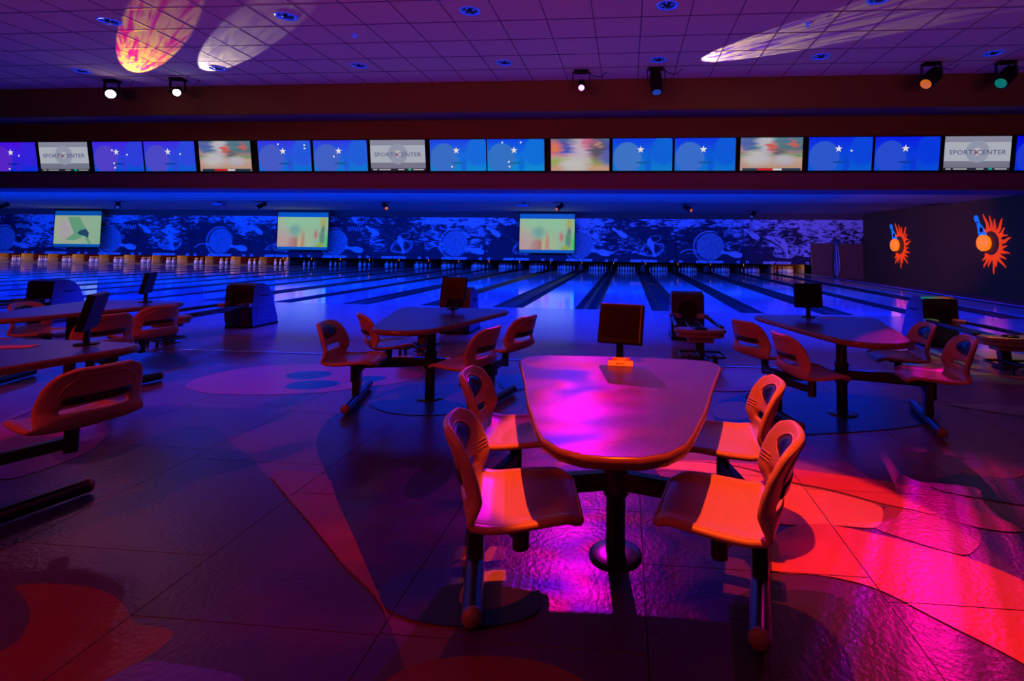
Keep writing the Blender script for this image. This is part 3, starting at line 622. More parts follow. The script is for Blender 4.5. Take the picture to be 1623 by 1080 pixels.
# flag
M_fb = mat('flag_blue', (0.02, 0.05, 0.25), 0.8)
M_fw = mat('flag_white', (0.35, 0.4, 0.6), 0.8)
fl = thing('hanging_flag', 'folded striped flag hanging from a pole before the wooden doors', 'flag', (10.62, 27.4, -0.18))
MB().cyl((0,0,0), (0,0,2.15), 0.018, 8).done('pole', M_metal, fl); MB().lathe([(0.16,0),(0.16,0.03),(0.03,0.06)], n=16).done('base', M_metal, fl)
MB().lathe([(0.01,0),(0.035,0.03),(0.035,0.06),(0.002,0.13)], (0,0,2.13), 8).done('finial', M_tan, fl)
cloth = None
for i in range(9):
    mb = MB(); rows = []
    u0, u1 = i/9, (i+1)/9
    for j in range(13):
        z = 1.98 - 1.7*j/12; wd = 0.05 + 0.20*math.sin(min(1, j/9)*math.pi*0.5) * (1 if j < 10 else 1-0.22*(j-9))
        row = []
        for u in (u0, u1):
            row.append((wd*(u-0.35)*1.3, -0.03-0.05*math.sin(u*14+0.3*j), z-0.25*u*(j/12)))
        rows.append([mb.b.verts.new(p) for p in row])
    for a, b in zip(rows, rows[1:]): mb.b.faces.new((a[0], a[1], b[1], b[0]))
    o = mb.done('flag_stripe', M_fw if i % 2 else M_fb, fl); md = o.modifiers.new('s', 'SOLIDIFY'); md.thickness = 0.006
# right wall with two suns
XW = 12.2
struct(MB().box((XW, 8.5, -0.3), (XW+0.3, YM+0.3, 4.4)).done('wall_right', M_wallR))
def sun(yc, zc, sc, label):
    # built in a local frame: x = along wall towards viewer, y = up, z = off the wall
    t = thing('wall_sun', label, 'sun emblem', (XW, yc, zc))
    M = Matrix(((0,0,-1,0),(-1,0,0,0),(0,1,0,0),(0,0,0,1)))   # x->-Y , y->Z, z->-X
    ri, ro = 0.475*sc, 0.60*sc
    a0, a1 = R(-122), R(130); mb = MB(); N = 40; inner = []; outer = []
    for i in range(N+1):
        a = a0+(a1-a0)*i/N; k = math.sin(math.pi*i/N)**0.5
        inner.append((ri*math.cos(a), ri*math.sin(a))); rr = ri + (ro-ri)*k; outer.append((rr*math.cos(a), rr*math.sin(a)))
    mb.prism(inner + outer[::-1], 0.02, M)
    fl_ = [(128,.83,.08),(106,1.24,.09),(88,1.08,.08),(72,.98,.08),(52,1.16,.10),(34,.98,.08),(21,.98,.08),(8,1.12,.10),(-11,.90,.08),(-25,1.08,.10),(-41,1.02,.09),(-53,1.22,.09),(-70,.98,.08),(-82,1.22,.09),(-98,.96,.08),(-112,1.08,.09),(-122,.88,.09)]
    for (ad, rt, wd) in fl_:
        a = R(ad); rb = ri + 0.05*sc; L = []; Rr = []; sgn = 1 if ad > 0 else -1
        for i in range(9):
            t_ = i/8; r_ = rb + (rt*sc-rb)*t_; off = 0.05*sc*math.sin(t_*math.pi*1.6)*sgn*(1 if (int(ad) % 2) else -1); hw = wd*sc*0.9*(1-t_)**0.75
            L.append((r_*math.cos(a)-(off+hw)*math.sin(a), r_*math.sin(a)+(off+hw)*math.cos(a))); Rr.append((r_*math.cos(a)-(off-hw)*math.sin(a), r_*math.sin(a)+(off-hw)*math.cos(a)))
        mb.prism(L + Rr[:-1][::-1], 0.024, M)
    mb.done('flames', M_orange, t)
    kx = 1.0
    MB().lathe([(0.30*sc,0),(0.325*sc,0.06),(0.325*sc,0.14),(0.30*sc,0.17),(0.20*sc,0.185),(0.09*sc,0.195),(0.06*sc,0.23),(0.01,0.245)], n=32, M=M @ Matrix.Translation((-0.16*sc, 0.0, 0.06))).done('ball_disc', M_yell, t, smooth=True)
    MB().lathe([(0.07*sc,0),(0.07*sc,0.09)], n=12, M=M @ Matrix.Translation((-0.16*sc, 0.0, 0.0))).done('mount', M_sdark, t)
    MB().prism([(x, y) for x, y in pin_poly(-0.56*sc, 0.56*sc, 1.30*sc, R(28))], 0.03, M).done('pin_cutout', M_sblue, t)
    MB().prism([(-0.49*sc+0.10*sc*math.cos(i*.524), 0.66*sc-0.12*sc+0.11*sc*math.sin(i*.524)) for i in range(12)], 0.036, M).done('dark_disc', M_sdark, t)
    MB().prism([(-0.80*sc, 0.80*sc), (-0.66*sc, 0.86*sc), (-0.67*sc, 0.90*sc), (-0.82*sc, 0.84*sc)], 0.036, M).done('pin_band', M_sdark, t)
sun(18.50, 1.62, 0.85, 'nearer glowing orange flame sun with blue pin on dark wall')
sun(24.35, 1.57, 0.85, 'farther glowing orange flame sun with blue pin on dark wall')

# ------------------------------------------------------------------ hanging projection screens
for (xc, nm, mm) in ((-31.78, 'left', M_scA), (-18.0, 'middle', M_scB), (-4.25, 'right', M_scB)):
    lab = {'left': 'leftmost projection screen showing a dark shape on pale green', 'middle': 'middle projection screen with blurred pink and green picture, over lanes 56 and 57', 'right': 'rightmost projection screen with blurred pink and green picture, over lanes 64 and 65'}[nm]
    t = thing('projection_screen', lab, 'screen', (xc, 27.3, 0), 0)
    w2 = 1.50
    MB().box((-w2-0.06, -0.03, 3.06), (w2+0.06, 0.08, 3.17)).done('roller_case', M_dark, t)
    MB().box((-w2, -0.004, 2.80), (w2, 0.004, 3.06)).done('upper_margin', M_scbl, t)
    MB().box((-w2, -0.004, 0.98), (w2, 0.004, 1.14)).done('lower_margin', M_scbl, t)
    MB().quad([(-w2, -0.006, 1.14), (w2, -0.006, 1.14), (w2, -0.006, 2.80), (-w2, -0.006, 2.80)]).done('picture', mm, t, recalc=False)
    MB().box((-w2, 0.0, 1.14), (w2, 0.01, 2.80)).done('fabric', M_dark, t)
    for s in (-1, 1): MB().box((s*w2-0.02, -0.01, 0.96), (s*w2+0.02, 0.01, 3.06)).done('side_border', M_blk, t)
    MB().box((-w2-0.02, -0.015, 0.95), (w2+0.02, 0.015, 0.98)).done('bottom_bar', M_dark, t)
    if nm == 'left':
        S1 = [(-0.65, 2.72), (0.1, 2.72), (0.35, 2.3), (0.6, 2.0), (0.72, 1.75), (0.72, 1.50), (0.95, 1.16), (0.75, 1.16), (0.45, 1.62), (0.1, 1.45), (-0.15, 1.34), (-0.75, 1.40), (-0.2, 1.75)]
        MB().prism(S1, 0.002, Matrix.Translation((0, -0.008, 0)) @ FACE).done('picture_shadow', emis('pic_green_shadow', (0.12, 0.33, 0.16), 0.9), t)
        S2 = [(0.22, 1.95), (0.55, 2.02), (0.75, 1.8), (0.72, 1.5), (0.5, 1.62), (0.15, 1.68), (0.0, 1.8)]
        MB().prism(S2, 0.002, Matrix.Translation((0, -0.011, 0)) @ FACE).done('picture_dark_shape', emis('pic_dark_shape', (0.015, 0.06, 0.09), 0.9), t)

# ------------------------------------------------------------------ header wall and ceiling
CZ = 4.295
struct(MB().box((-14, 8.97, 3.75), (13, 9.5, CZ+0.2)).done('wall_front', M_wallup))
struct(MB().box((-14, 9.0, 3.735), (13, 9.5, 3.75)).done('trim_5', M_ledge))
struct(MB().box((-14, 9.53, 2.40), (13, 10.2, CZ)).done('wall_front', M_wallup))
struct(MB().box((-14, 9.45, 2.392), (13, 10.2, 2.44)).done('trim_6', M_ledge))
struct(MB().box((-14, 9.47, 2.42), (13, 9.53, 2.72)).done('trim_7', mat('fascia_dark', (0.14, 0.05, 0.07), 0.7)))
struct(MB().box((-14, 10.2, 3.1), (13, 10.4, CZ)).done('wall_front', M_blk))
struct(MB().box((-14.3, -6, -0.2), (-14, 9.6, CZ)).done('wall_left', M_wallR))
ceil = struct(MB().box((-14, -6, CZ+0.008), (13, 9.0, CZ+0.1)).done('ceiling', M_grid))
T = 0.615; YW = 8.97; xo = -2.9096 - 19*T
tm = None
cans = [(x, y) for y in (6.19, 8.02) for x in (-9.47, -6.94, -4.43, -1.99, .47, 2.93, 5.41)]
# tiles: separate pieces where the photograph tells them apart
nt = 0
for j in range(5):
    y1 = 6.5004 + T*(4-j); y0 = y1 - T
    for i in range(0, 42):
        xa = xo + i*T
        if xa < -12.8 or xa > 8.6: continue
        if xa < -1.32*y1-1.2 or xa > 0.80*y1+0.9: continue
        if tm is None:
            o = MB().box((0.006, 0.006, 0), (T-0.006, T-0.006, 0.012)).done('ceiling_tile', M_tile, ceil); tm = o
        else:
            o = tm.copy(); C.objects.link(o); o.parent = ceil
        o.location = (xa, y0, CZ-0.004); nt += 1
MB().box((-14, 6.5004-T+0.006, CZ-0.004), (13, 6.5, CZ+0.008)) if False else None
mb = MB()
for j in range(1, 11):
    y1 = 6.5004 - T*j + 0*T; y0 = y1 - T
    for i in range(0, 42):
        xa = xo+i*T
        if -13.9 < xa < 12.3: mb.box((xa+0.006, y0+0.006, CZ-0.004), (xa+T-0.006, y0+T-0.006, CZ+0.008))
mb.done('ceiling_tiles_behind', M_tile, ceil, kind='stuff')
# remaining tiles of the near rows and beyond the sides
mb = MB()
for j in range(5):
    y1 = 6.5004 + T*(4-j); y0 = y1-T
    for i in range(0, 42):
        xa = xo+i*T
        if xa < -13.9 or xa > 12.3: continue
        if not (xa < -12.8 or xa > 8.6) and not (xa < -1.32*y1-1.2 or xa > 0.80*y1+0.9): continue
        mb.box((xa+0.006, y0+0.006, CZ-0.004), (xa+T-0.006, y0+T-0.006, CZ+0.008))
mb.done('ceiling_tiles_aside', M_tile, ceil, kind='stuff')
M_bar = mat('grid_bar', (0.16, 0.05, 0.07), 0.6)
for j in range(-1, 5):
    yy = 6.5004 + T*j - T*1 + T
    if yy < 8.97: MB().box((-14, yy-0.008, CZ-0.008), (13, yy+0.008, CZ-0.003)).done('grid_bar', M_bar, ceil)
for i in range(0, 42):
    xx = xo + i*T
    if -13.9 < xx < 12.3: MB().box((xx-0.006, 5.2, CZ-0.0085), (xx+0.006, 8.96, CZ-0.0035)).done('grid_bar', M_bar, ceil)

# recessed downlights
def can(x, y, lab, grp):
    t = thing('recessed_downlight', lab, 'downlight', (x, y, CZ-0.005), 0, grp)
    MB().lathe([(0.11,0),(0.135,-0.004),(0.135,-0.010),(0.105,-0.012),(0.10,0.0)], n=24).done('trim_ring', M_can, t, smooth=True)
    MB().lathe([(0.10,-0.002),(0.085,-0.0025),(0.05,-0.003),(0.045,-0.018),(0.02,-0.02)], n=20).done('reflector', mat('can_dark', (0.02,0.02,0.05), 0.15, metal=0.6), t, smooth=True)
    mb = MB()
    for a in (0.3, 1.6, 2.9, 4.2): mb.box((-0.012, 0.03, -0.012), (0.012, 0.085, -0.004), Matrix.Rotation(a, 4, 'Z'))
    mb.done('lamp_fins', M_can, t)
ORD = ['first', 'second', 'third', 'fourth', 'fifth', 'sixth', 'seventh']
for k, (x, y) in enumerate(cans):
    far = y > 7
    can(x, y, '%s recessed downlight from the left in the %s ceiling row' % (ORD[k % 7], 'row nearest the header' if far else 'near'), 'recessed ceiling downlights')
for k, (x, y) in enumerate(((-3.84, 6.81), (2.33, 6.81))):
    t = thing('sprinkler_head', 'small %s sprinkler head under the tiled ceiling' % ('left' if k == 0 else 'right'), 'sprinkler', (x, y, CZ-0.005))
    MB().lathe([(0.035,0),(0.035,-0.006),(0.012,-0.012),(0.012,-0.035),(0.028,-0.038),(0.028,-0.041)], n=14).done('body', M_can, t)
    MB().tube([(-0.012,0,-0.01),(-0.02,0,-0.022),(-0.008,0,-0.036)], 0.003, 5).done('frame_arm', M_steel, t); MB().tube([(0.012,0,-0.01),(0.02,0,-0.022),(0.008,0,-0.036)], 0.003, 5).done('frame_arm', M_steel, t)

# ------------------------------------------------------------------ TVs on the header
TVX = [-13.11,-11.95,-10.75,-9.63,-8.45,-7.21,-6.07,-4.92,-3.74,-2.63,-1.42,-.27,.86,2.03,3.22,4.35,5.51,6.68]
TW = 1.085; TZ0, TZ1 = 2.749, 3.330; tilt = 0.10
KIND = ['s','n','s','s','b','s','s','n','s','s','c','s','s','b','s','s','n','s']
def lerp(a, b, t): return tuple(x+(y-x)*t for x, y in zip(a, b))
def star_cols(x):
    if x < -2.6:
        t = (x+13)/10.4
        return lerp((0.07,0.005,0.80), (0.0,0.06,0.85), t), lerp((0.0,0.03,0.75), (0.0,0.28,0.68), t), lerp((0.10,0.02,0.62), (0.03,0.18,0.60), t)
    t = min(1, max(0, (x+2.6)/8.5))
    return lerp((0.0,0.06,0.82), (0.0,0.0,0.82), t), lerp((0.0,0.28,0.62), (0.0,0.03,0.75), t), lerp((0.06,0.24,0.58), (0.01,0.04,0.70), t)
tvl = {'n': 'news', 'b': 'baseball', 'c': 'blurred baseball close-up'}
sidx = 0
M_txt = emis('tv_letter_navy', (0.05, 0.06, 0.16), 1.0); M_red = emis('tv_red', (0.65, 0.01, 0.01), 1.0); M_wht = emis('tv_white', (0.6, 0.58, 0.6), 1.0); M_grn = emis('tv_green', (0.0, 0.35, 0.25), 1.0)
KN = {'n': 0, 'b': 0, 'c': 0, 's': 0}
SP = {'n': ['leftmost', 'middle', 'rightmost'], 'b': ['left', 'right'], 'c': ['centre']}
for i, x in enumerate(TVX):
    k = KIND[i]
    tl = math.atan2(tilt, TZ1-TZ0)
    if k == 'n': lab = '%s of the header screens reading SPORTSCENTER on grey' % SP['n'][KN['n']]
    elif k == 'b': lab = '%s of the two header screens with a sliding baseball play' % SP['b'][KN['b']]
    elif k == 'c': lab = 'header screen with a streaked baseball close-up, above the magenta-lit table'
    else: lab = '%s blue header screen with a white star, counted from the left edge' % (['first','second','third','fourth','fifth','sixth','seventh','eighth','ninth','tenth','eleventh','twelfth'][KN['s']])
    KN[k] += 1
    t = thing('header_screen', lab, 'screen', (x+TW/2, 9.50, TZ0), 0, 'screens along the header')
    t.rotation_euler = (tl, 0, 0)
    H = math.hypot(tilt, TZ1-TZ0); w2 = TW/2
    MB().box((-w2-0.018, 0.001, -0.018), (w2+0.018, 0.05, H+0.018)).done('housing', M_dark, t, bevel=0.004)
    if k == 's':
        top, bot, blob = star_cols(x); pm = star_pic(i, top, bot, blob)
    else: pm = {'n': M_news, 'b': M_ball, 'c': M_ball2}[k]
    MB().quad([(-w2, -0.001, 0), (w2, -0.001, 0), (w2, -0.001, H), (-w2, -0.001, H)]).done('picture', pm, t, recalc=False)
    SM = Matrix.Translation((0, -0.0025, 0)) @ FACE
    if k == 's':
        pts = []
        for q in range(10):
            rr = 0.068 if q % 2 == 0 else 0.027; a = R(90+36*q); pts.append((-0.03+rr*math.cos(a), 0.385+rr*math.sin(a)))
        MB().prism(pts, 0.002, SM).done('star', M_star, t)
        dots = {2: [(-.12,.42),(.2,.33),(-.1,.16),(-.09,.07)], 3: [(.23,.34)], 5: [(-.12,.52),(.42,.5),(.42,.44)], 6: [(-.13,.28)], 8: [(-.12,.08)], 9: [(-.25,.53),(.1,.53),(-.13,.17),(-.12,.08)], 14: [(.19,.35)], 0: [(.15,.32),(-.1,.05)]}.get(i, [])
        for (dx, dz) in dots:
            MB().prism([(dx+0.018*math.cos(a*.7854), dz+0.018*math.sin(a*.7854)) for a in range(8)], 0.002, SM).done('glint', M_star, t)
    if k == 'n':
        text_mesh('lettering', 'SPORTSCENTER', 0.11, M_txt, Matrix.Translation((0.0, -0.004, 0.31)) @ FACE, t, width=0.93, extr=0.001)
        MB().box((-0.045, -0.0026, 0.285), (-0.005, -0.002, 0.335)).done('red_mark', emis('tv_dull_red', (0.28, 0.10, 0.14), 1), t)
        MB().box((0.20, -0.0035, 0.008), (0.26, -0.002, 0.045)).done('ticker_block', M_grn, t)
        for a, b in ((-0.5, -0.42), (-0.38, -0.15), (0.0, 0.12), (0.3, 0.5)): MB().box((a, -0.0035, 0.018), (b, -0.002, 0.032)).done('ticker_block', M_wht, t)
    if k == 'b':
        MB().box((-0.5, -0.0035, 0.0), (0.52, -0.002, 0.045)).done('caption_bar', emis('tv_navy', (0.01, 0.04, 0.07), 1), t)
        MB().box((-0.24, -0.005, 0.004), (0.03, -0.0035, 0.038)).done('caption_block', M_red, t)
        MB().box((0.035, -0.005, 0.004), (0.19, -0.0035, 0.038)).done('caption_block', M_wht, t)
struct(MB().box((-14, 9.46, 2.70), (13, 9.53, 2.735)).done('trim_8', M_blk))
struct(MB().box((-14, 9.515, 2.735), (13, 9.53, 3.37)).done('trim_9', M_blk))

# ------------------------------------------------------------------ stage lights
def head(loc, label, aim, lens_m, glass=0.05, rad=0.09):
    t = thing('moving_head_light', label, 'stage light', loc, 0, 'stage lights under the ceiling')
    MB().box((-0.12, -0.08, -0.03), (0.12, 0.08, 0.0)).done('mount_plate', M_dark, t, bevel=0.005)
    mb = MB(); mb.box((-0.15, -0.02, -0.26), (-0.135, 0.02, -0.03)); mb.box((0.135, -0.02, -0.26), (0.15, 0.02, -0.03)); mb.box((-0.15, -0.02, -0.04), (0.15, 0.02, -0.025)); mb.done('yoke', M_metal, t)
    d = Vector(aim).normalized(); c = Vector((0, 0, -0.24)); Q = Matrix.Translation(c) @ d.to_track_quat('Z', 'Y').to_matrix().to_4x4()
    MB().lathe([(0.02,-0.20),(rad*0.85,-0.19),(rad,-0.12),(rad,0.05),(rad*0.8,0.07),(rad*0.8,0.10),(rad*0.95,0.12),(rad*0.95,0.19),(rad*0.8,0.20)], n=20, M=Q).done('body', M_dark, t, smooth=True)
    MB().lathe([(rad*0.75,0.19),(rad*0.72,0.205),(rad*0.5,0.215),(0.01,0.22)], n=20, M=Q).done('lens', lens_m, t, smooth=True)
    MB().tube([(0.12,0.02,-0.02),(0.22,0.03,-0.09),(0.33,0.03,-0.10),(0.42,0.02,-0.02)], 0.006, 6).done('power_cable', M_blk, t)
    return t
G1 = emis('lens_pink_white', (1.0, 0.75, 1.0), 18); G2 = emis('lens_blue_white', (0.7, 0.85, 1.0), 14); G3 = emis('lens_magenta', (1.0, 0.12, 1.0), 8)
G4 = emis('lens_blue', (0.02, 0.08, 0.7), 0.45); G5 = emis('lens_orange', (1.0, 0.20, 0.01), 0.55); G6 = emis('lens_cyan', (0.0, 0.5, 0.4), 0.3)
head((-9.45, 8.55, CZ), 'stage light with a blazing pink-white lens at the far left', (1.0, -1.0, -0.45), G1, rad=0.10)
head((-8.12, 8.52, CZ), 'stage light with a blazing blue-white lens at the left', (1.0, -1.1, -0.5), G2, rad=0.08)
head((-0.78, 8.5, CZ), 'stage light with a glowing magenta lens at the centre', (0.1, -1, -0.6), G3, rad=0.065)
head((0.46, 8.42, CZ), 'dark blue moving head hanging straight down right of the magenta lamp', (0.05, -0.35, -1.0), G4, rad=0.10)
head((4.75, 8.42, CZ), 'large dark stage light with a small orange lens on a yoke', (-0.8, -0.5, -0.75), G5, rad=0.11)
head((5.85, 8.42, CZ), 'dark stage light with a cyan lens at the right edge', (-0.9, -0.5, -0.85), G6, rad=0.11)
# small spots on the lane ceiling
sp_lab = ['leftmost small spot on the blue lane ceiling', 'small spot right of the left projection screen', 'small spot left of the middle projection screen', 'small amber spot between the middle and right projection screens', 'small amber spot above the right projection screen', 'small amber-green spot over the lanes numbered 68', 'small blue spot farthest right on the lane ceiling']
for k, (x, y, em_) in enumerate(((-30.74, 22.86, G4), (-23.79, 22.15, G4), (-16.4, 21.8, G4), (-10.6, 21.8, G5), (-2.86, 21.7, G5), (2.55, 22.0, G5), (6.18, 26.0, G4))):
    t = thing('ceiling_spot', sp_lab[k], 'spotlight', (x, y, 3.2))
    MB().box((-0.3, -0.02, -0.02), (0.35, 0.02, 0)).done('track', M_dark, t)
    mb = MB(); mb.box((-0.12, -0.01, -0.18), (-0.10, 0.01, -0.02)); mb.box((0.10, -0.01, -0.18), (0.12, 0.01, -0.02)); mb.done('yoke', M_dark, t)
    dd = Vector((0.8 if k % 2 else -0.6, -0.8, -0.6)).normalized(); Q = Matrix.Translation((0, 0, -0.20)) @ dd.to_track_quat('Z', 'Y').to_matrix().to_4x4()
    MB().lathe([(0.06,-0.24),(0.10,-0.20),(0.10,0.16),(0.115,0.18),(0.10,0.20)], n=14, M=Q).done('body', M_dark, t, smooth=True)
    MB().lathe([(0.085,0.19),(0.06,0.215),(0.01,0.22)], n=14, M=Q).done('lens', em_, t, smooth=True)
for k, (x, y) in enumerate(((-18.5, 21.9), (-4.42, 21.8))):
    t = thing('ceiling_projector', 'flat ceiling projector facing the %s projection screen' % ('middle', 'right')[k], 'projector', (x, y, 3.2))
    MB().box((-0.03, -0.03, -0.08), (0.03, 0.03, 0)).done('bracket', M_dark, t)
    MB().box((-0.24, -0.16, -0.20), (0.24, 0.16, -0.08)).done('body', M_hoods, t, bevel=0.03)
    MB().cyl((0.08, 0.15, -0.14), (0.08, 0.20, -0.14), 0.04).done('lens', M_dark, t)

# ------------------------------------------------------------------ tables
HALF = [(0,-.73),(.09,-.722),(.17,-.68),(.235,-.60),(.275,-.49),(.355,-.22),(.44,.13),(.51,.40),(.545,.52),(.545,.60),(.50,.67),(.41,.695),(.2,.71),(0,.715)]
OUT = HALF + [(-x, y) for x, y in reversed(HALF[1:-1])]
TH = 0.705
def make_table():
    t = thing('bowling_table', '', 'table')
    def off(k): return [(x*(1-k/0.5) if abs(x) > .01 else x, y*(1-k/0.72)) for x, y in OUT]
    def ringv(mb, k, z): return [mb.b.verts.new((x, y, z)) for x, y in off(k)]
    mb = MB(); mb.skin([ringv(mb, .006, TH-0.004), ringv(mb, .006, TH)]); mb.done('table_top', M_top, t)
    mb = MB(); prof = [(.012, TH-.044), (.003, TH-.040), (-.004, TH-.030), (-.005, TH-.018), (-.002, TH-.006), (.006, TH-.001)]
    mb.skin([ringv(mb, k, z) for k, z in prof]); o = mb.done('edge_band', M_edge, t); smooth_sharp(o, 50)
    MB().lathe([(0.042,0.0),(0.042,TH-0.05)], n=20).done('post', M_metal, t, smooth=True).data.set_sharp_from_angle(angle=R(50))
    MB().lathe([(0.115,0.001),(0.115,0.008),(0.10,0.014),(0.05,0.018)], n=28).done('floor_plate', M_metal, t, smooth=True)
    mb = MB(); mb.lathe([(0.052,0.26),(0.056,0.27),(0.056,0.285),(0.05,0.295),(0.05,0.385),(0.056,0.395),(0.056,0.41),(0.05,0.42)], n=20); mb.done('collar', M_metal, t, smooth=True)
    MB().box((-0.13,-0.13,TH-0.056),(0.13,0.13,TH-0.045)).done('mounting_plate', M_metal, t)
    for s in (-1, 1):
        a = (s*.49, -.49, .045); b = (s*.68, .24, .045)
        MB().cyl(a, b, 0.037, 18).done('runner', M_metal, t, smooth=True).data.set_sharp_from_angle(angle=R(50))
        d = (Vector(a)-Vector(b)).normalized()
        for p, dd in ((Vector(a), d), (Vector(b), -d)):
            Q = Matrix.Translation(p) @ dd.to_track_quat('Z', 'Y').to_matrix().to_4x4()
            MB().lathe([(0.037,0),(0.037,0.008),(0.033,0.018),(0.02,0.027),(0.002,0.03)], n=16, M=Q).done('runner_cap', M_capr, t, smooth=True)
        n_ = Vector((s*.572, -.172, 0))
        mb = MB(); Q = Matrix.Translation(n_) @ Matrix.Rotation(-s*R(14.6), 4, 'Z'); mb.box((-0.03, -0.045, 0.05), (0.03, 0.045, 0.33), Q); mb.done('leg', M_metal, t, bevel=0.006)
        mb = MB(); mb.box((-0.045, -0.058, 0.26), (0.045, 0.058, 0.372), Q); mb.done('leg_sleeve', M_metal, t, bevel=0.008)
        MB().bar((s*.03, -.01, .325), (s*.54, -.16, .325), 0.055, 0.075).done('beam', M_metal, t, bevel=0.008)
    return t
# seats -------------------------------------------------------------
def shell_pt(s, t, off=0.0):
    """s 0..1 along seat front -> back top, t -1..1 across"""
    # profile
    P = [(0.205,0.405),(0.185,0.425),(0.13,0.434),(0.05,0.430),(-0.03,0.424),(-0.10,0.422),(-0.155,0.432),(-0.190,0.465),(-0.207,0.52),(-0.220,0.58),(-0.237,0.64),(-0.258,0.70),(-0.272,0.728)]
    f = s*(len(P)-1); i = min(int(f), len(P)-2); u = f-i
    x = P[i][0]*(1-u)+P[i+1][0]*u; z = P[i][1]*(1-u)+P[i+1][1]*u
    Wd = [0.150,0.186,0.208,0.220,0.225,0.225,0.225,0.222,0.219,0.216,0.206,0.176,0.110]
    wv = Wd[i]*(1-u)+Wd[i+1]*u
    y = t*wv
    back = max(0.0, min(1.0, (s-0.52)/0.15))
    x += back*0.080*(t*t)*(wv/0.22)**2         # back wraps forward at its sides
    z += (1-back)*0.012*(abs(t)**3)
    lip = 1 if abs(t) > 0.86 else 0
    if back < 0.5: z += 0.006*lip
    if s < 0.12: z -= 0.010*(t*t)
    n = Vector((P[i+1][1]-P[i][1], 0, -(P[i+1][0]-P[i][0]))); n.normalize()   # towards sitter
    return Vector((x, y, z)) + n*off
def make_shell():
    mb = MB(); NS, NT = 40, 16; g = [[mb.b.verts.new(shell_pt(i/NS, -1+2*j/NT)) for j in range(NT+1)] for i in range(NS+1)]
    for i in range(NS):
        for j in range(NT):
            s = (i+.5)/NS; t = -1+2*(j+.5)/NT
            if 0.655 < s < 0.705 and abs(t) < 0.66: continue
            mb.b.faces.new((g[i][j], g[i+1][j], g[i+1][j+1], g[i][j+1]))
    lo = [v for v in mb.b.verts if not v.link_faces]
    for v in lo: mb.b.verts.remove(v)
    o = mb.done('seat_shell', M_seat, None, smooth=True)
    md = o.modifiers.new('thick', 'SOLIDIFY'); md.thickness = 0.026; md.offset = 0.0; md.use_rim = True
    md = o.modifiers.new('sub', 'SUBSURF'); md.levels = 1; md.render_levels = 1
    return o
def patch(name, m, s0, s1, t0, t1, off, oval=False, th=0.006, ns=8, nt=10):
    mb = MB(); 
    if oval:
        sc, hs = (s0+s1)/2, (s1-s0)/2; c = mb.b.verts.new(shell_pt(sc, 0, off)); prev = None; rings = []
        for k in (0.25, 0.5, 0.75, 1.0):
            rings.append([mb.b.verts.new(shell_pt(sc+hs*k*math.sin(2*math.pi*i/20), t1*k*math.cos(2*math.pi*i/20), off)) for i in range(20)])
        for i in range(20):
            mb.b.faces.new((c, rings[0][i], rings[0][(i+1)%20])); [mb.b.faces.new((rings[q][i], rings[q+1][i], rings[q+1][(i+1)%20], rings[q][(i+1)%20])) for q in range(3)]
    else:
        g = [[mb.b.verts.new(shell_pt(s0+(s1-s0)*i/ns, t0+(t1-t0)*j/nt, off)) for j in range(nt+1)] for i in range(ns+1)]
        for i in range(ns):
            for j in range(nt): mb.b.faces.new((g[i][j], g[i+1][j], g[i+1][j+1], g[i][j+1]))
    o = mb.done(name, m, None, smooth=True); md = o.modifiers.new('thick', 'SOLIDIFY'); md.thickness = th; md.offset = 0.0
    return o
def tubes(name, m, lines, r):
    mb = MB()
    for L in lines: mb.tube(L, r, 6)
    return mb.done(name, m, None, smooth=True)
shell0 = make_shell()
ins0 = patch('back_insert', M_ins, 0.770, 0.905, 0, 0.56, 0.0155, oval=True, th=0.008)
lab0 = patch('label_strip', M_label, 0.722, 0.775, -0.66, 0.66, -0.0155, th=0.004, ns=3)
def label_text():
    me = text_mesh('label_lettering', 'Brunswick', 0.022, M_labelt, Matrix.Identity(4), None, shear=0.2, extr=0.0005, width=0.13).data
    for v in me.vertices:
        tt = -v.co.x/0.212; ss = 0.748 + v.co.y*1.35; p = shell_pt(ss, tt, -0.0185); v.co = Vector((p.x, p.y, p.z))
    o = [q for q in bpy.data.objects if q.data == me][0]; return o
txt0 = label_text()
rib0 = tubes('back_ridges', M_seat, [[shell_pt(0.925-0.0*k, 0, -0.011-0) for k in range(0)] or [shell_pt(s_, t_, -0.0145) for s_, t_ in path] for path in (
    [(0.79,-0.72),(0.84,-0.70),(0.88,-0.62),(0.915,-0.42),(0.928,-0.2),(0.93,0),(0.928,0.2),(0.915,0.42),(0.88,0.62),(0.84,0.70),(0.79,0.72)],)], 0.0035)
ribs = [tubes('front_ridge', M_seat, [[shell_pt(sv, tt, 0.0145) for tt in (sg*0.90, sg*0.78, sg*0.64)]], 0.0035) for sg in (-1, 1) for sv in (0.715, 0.733, 0.751)]
rim0 = tubes('insert_rim', M_seat, [[shell_pt(0.838+0.078*math.sin(2*math.pi*i/24), 0.63*math.cos(2*math.pi*i/24), 0.0145) for i in range(25)]], 0.004)
edge0 = tubes('seat_rim', M_seat, [[shell_pt(0.06+0.5*i/16 if i <= 16 else 0, sg*0.85, 0.0145) for i in range(17)] for sg in (-1, 1)] + [[shell_pt(0.06, -0.85+1.7*i/12, 0.0145) for i in range(13)]], 0.005)
PARTS = [shell0, ins0, lab0, txt0, rib0, rim0, edge0] + ribs
for p in PARTS: C.objects.unlink(p)
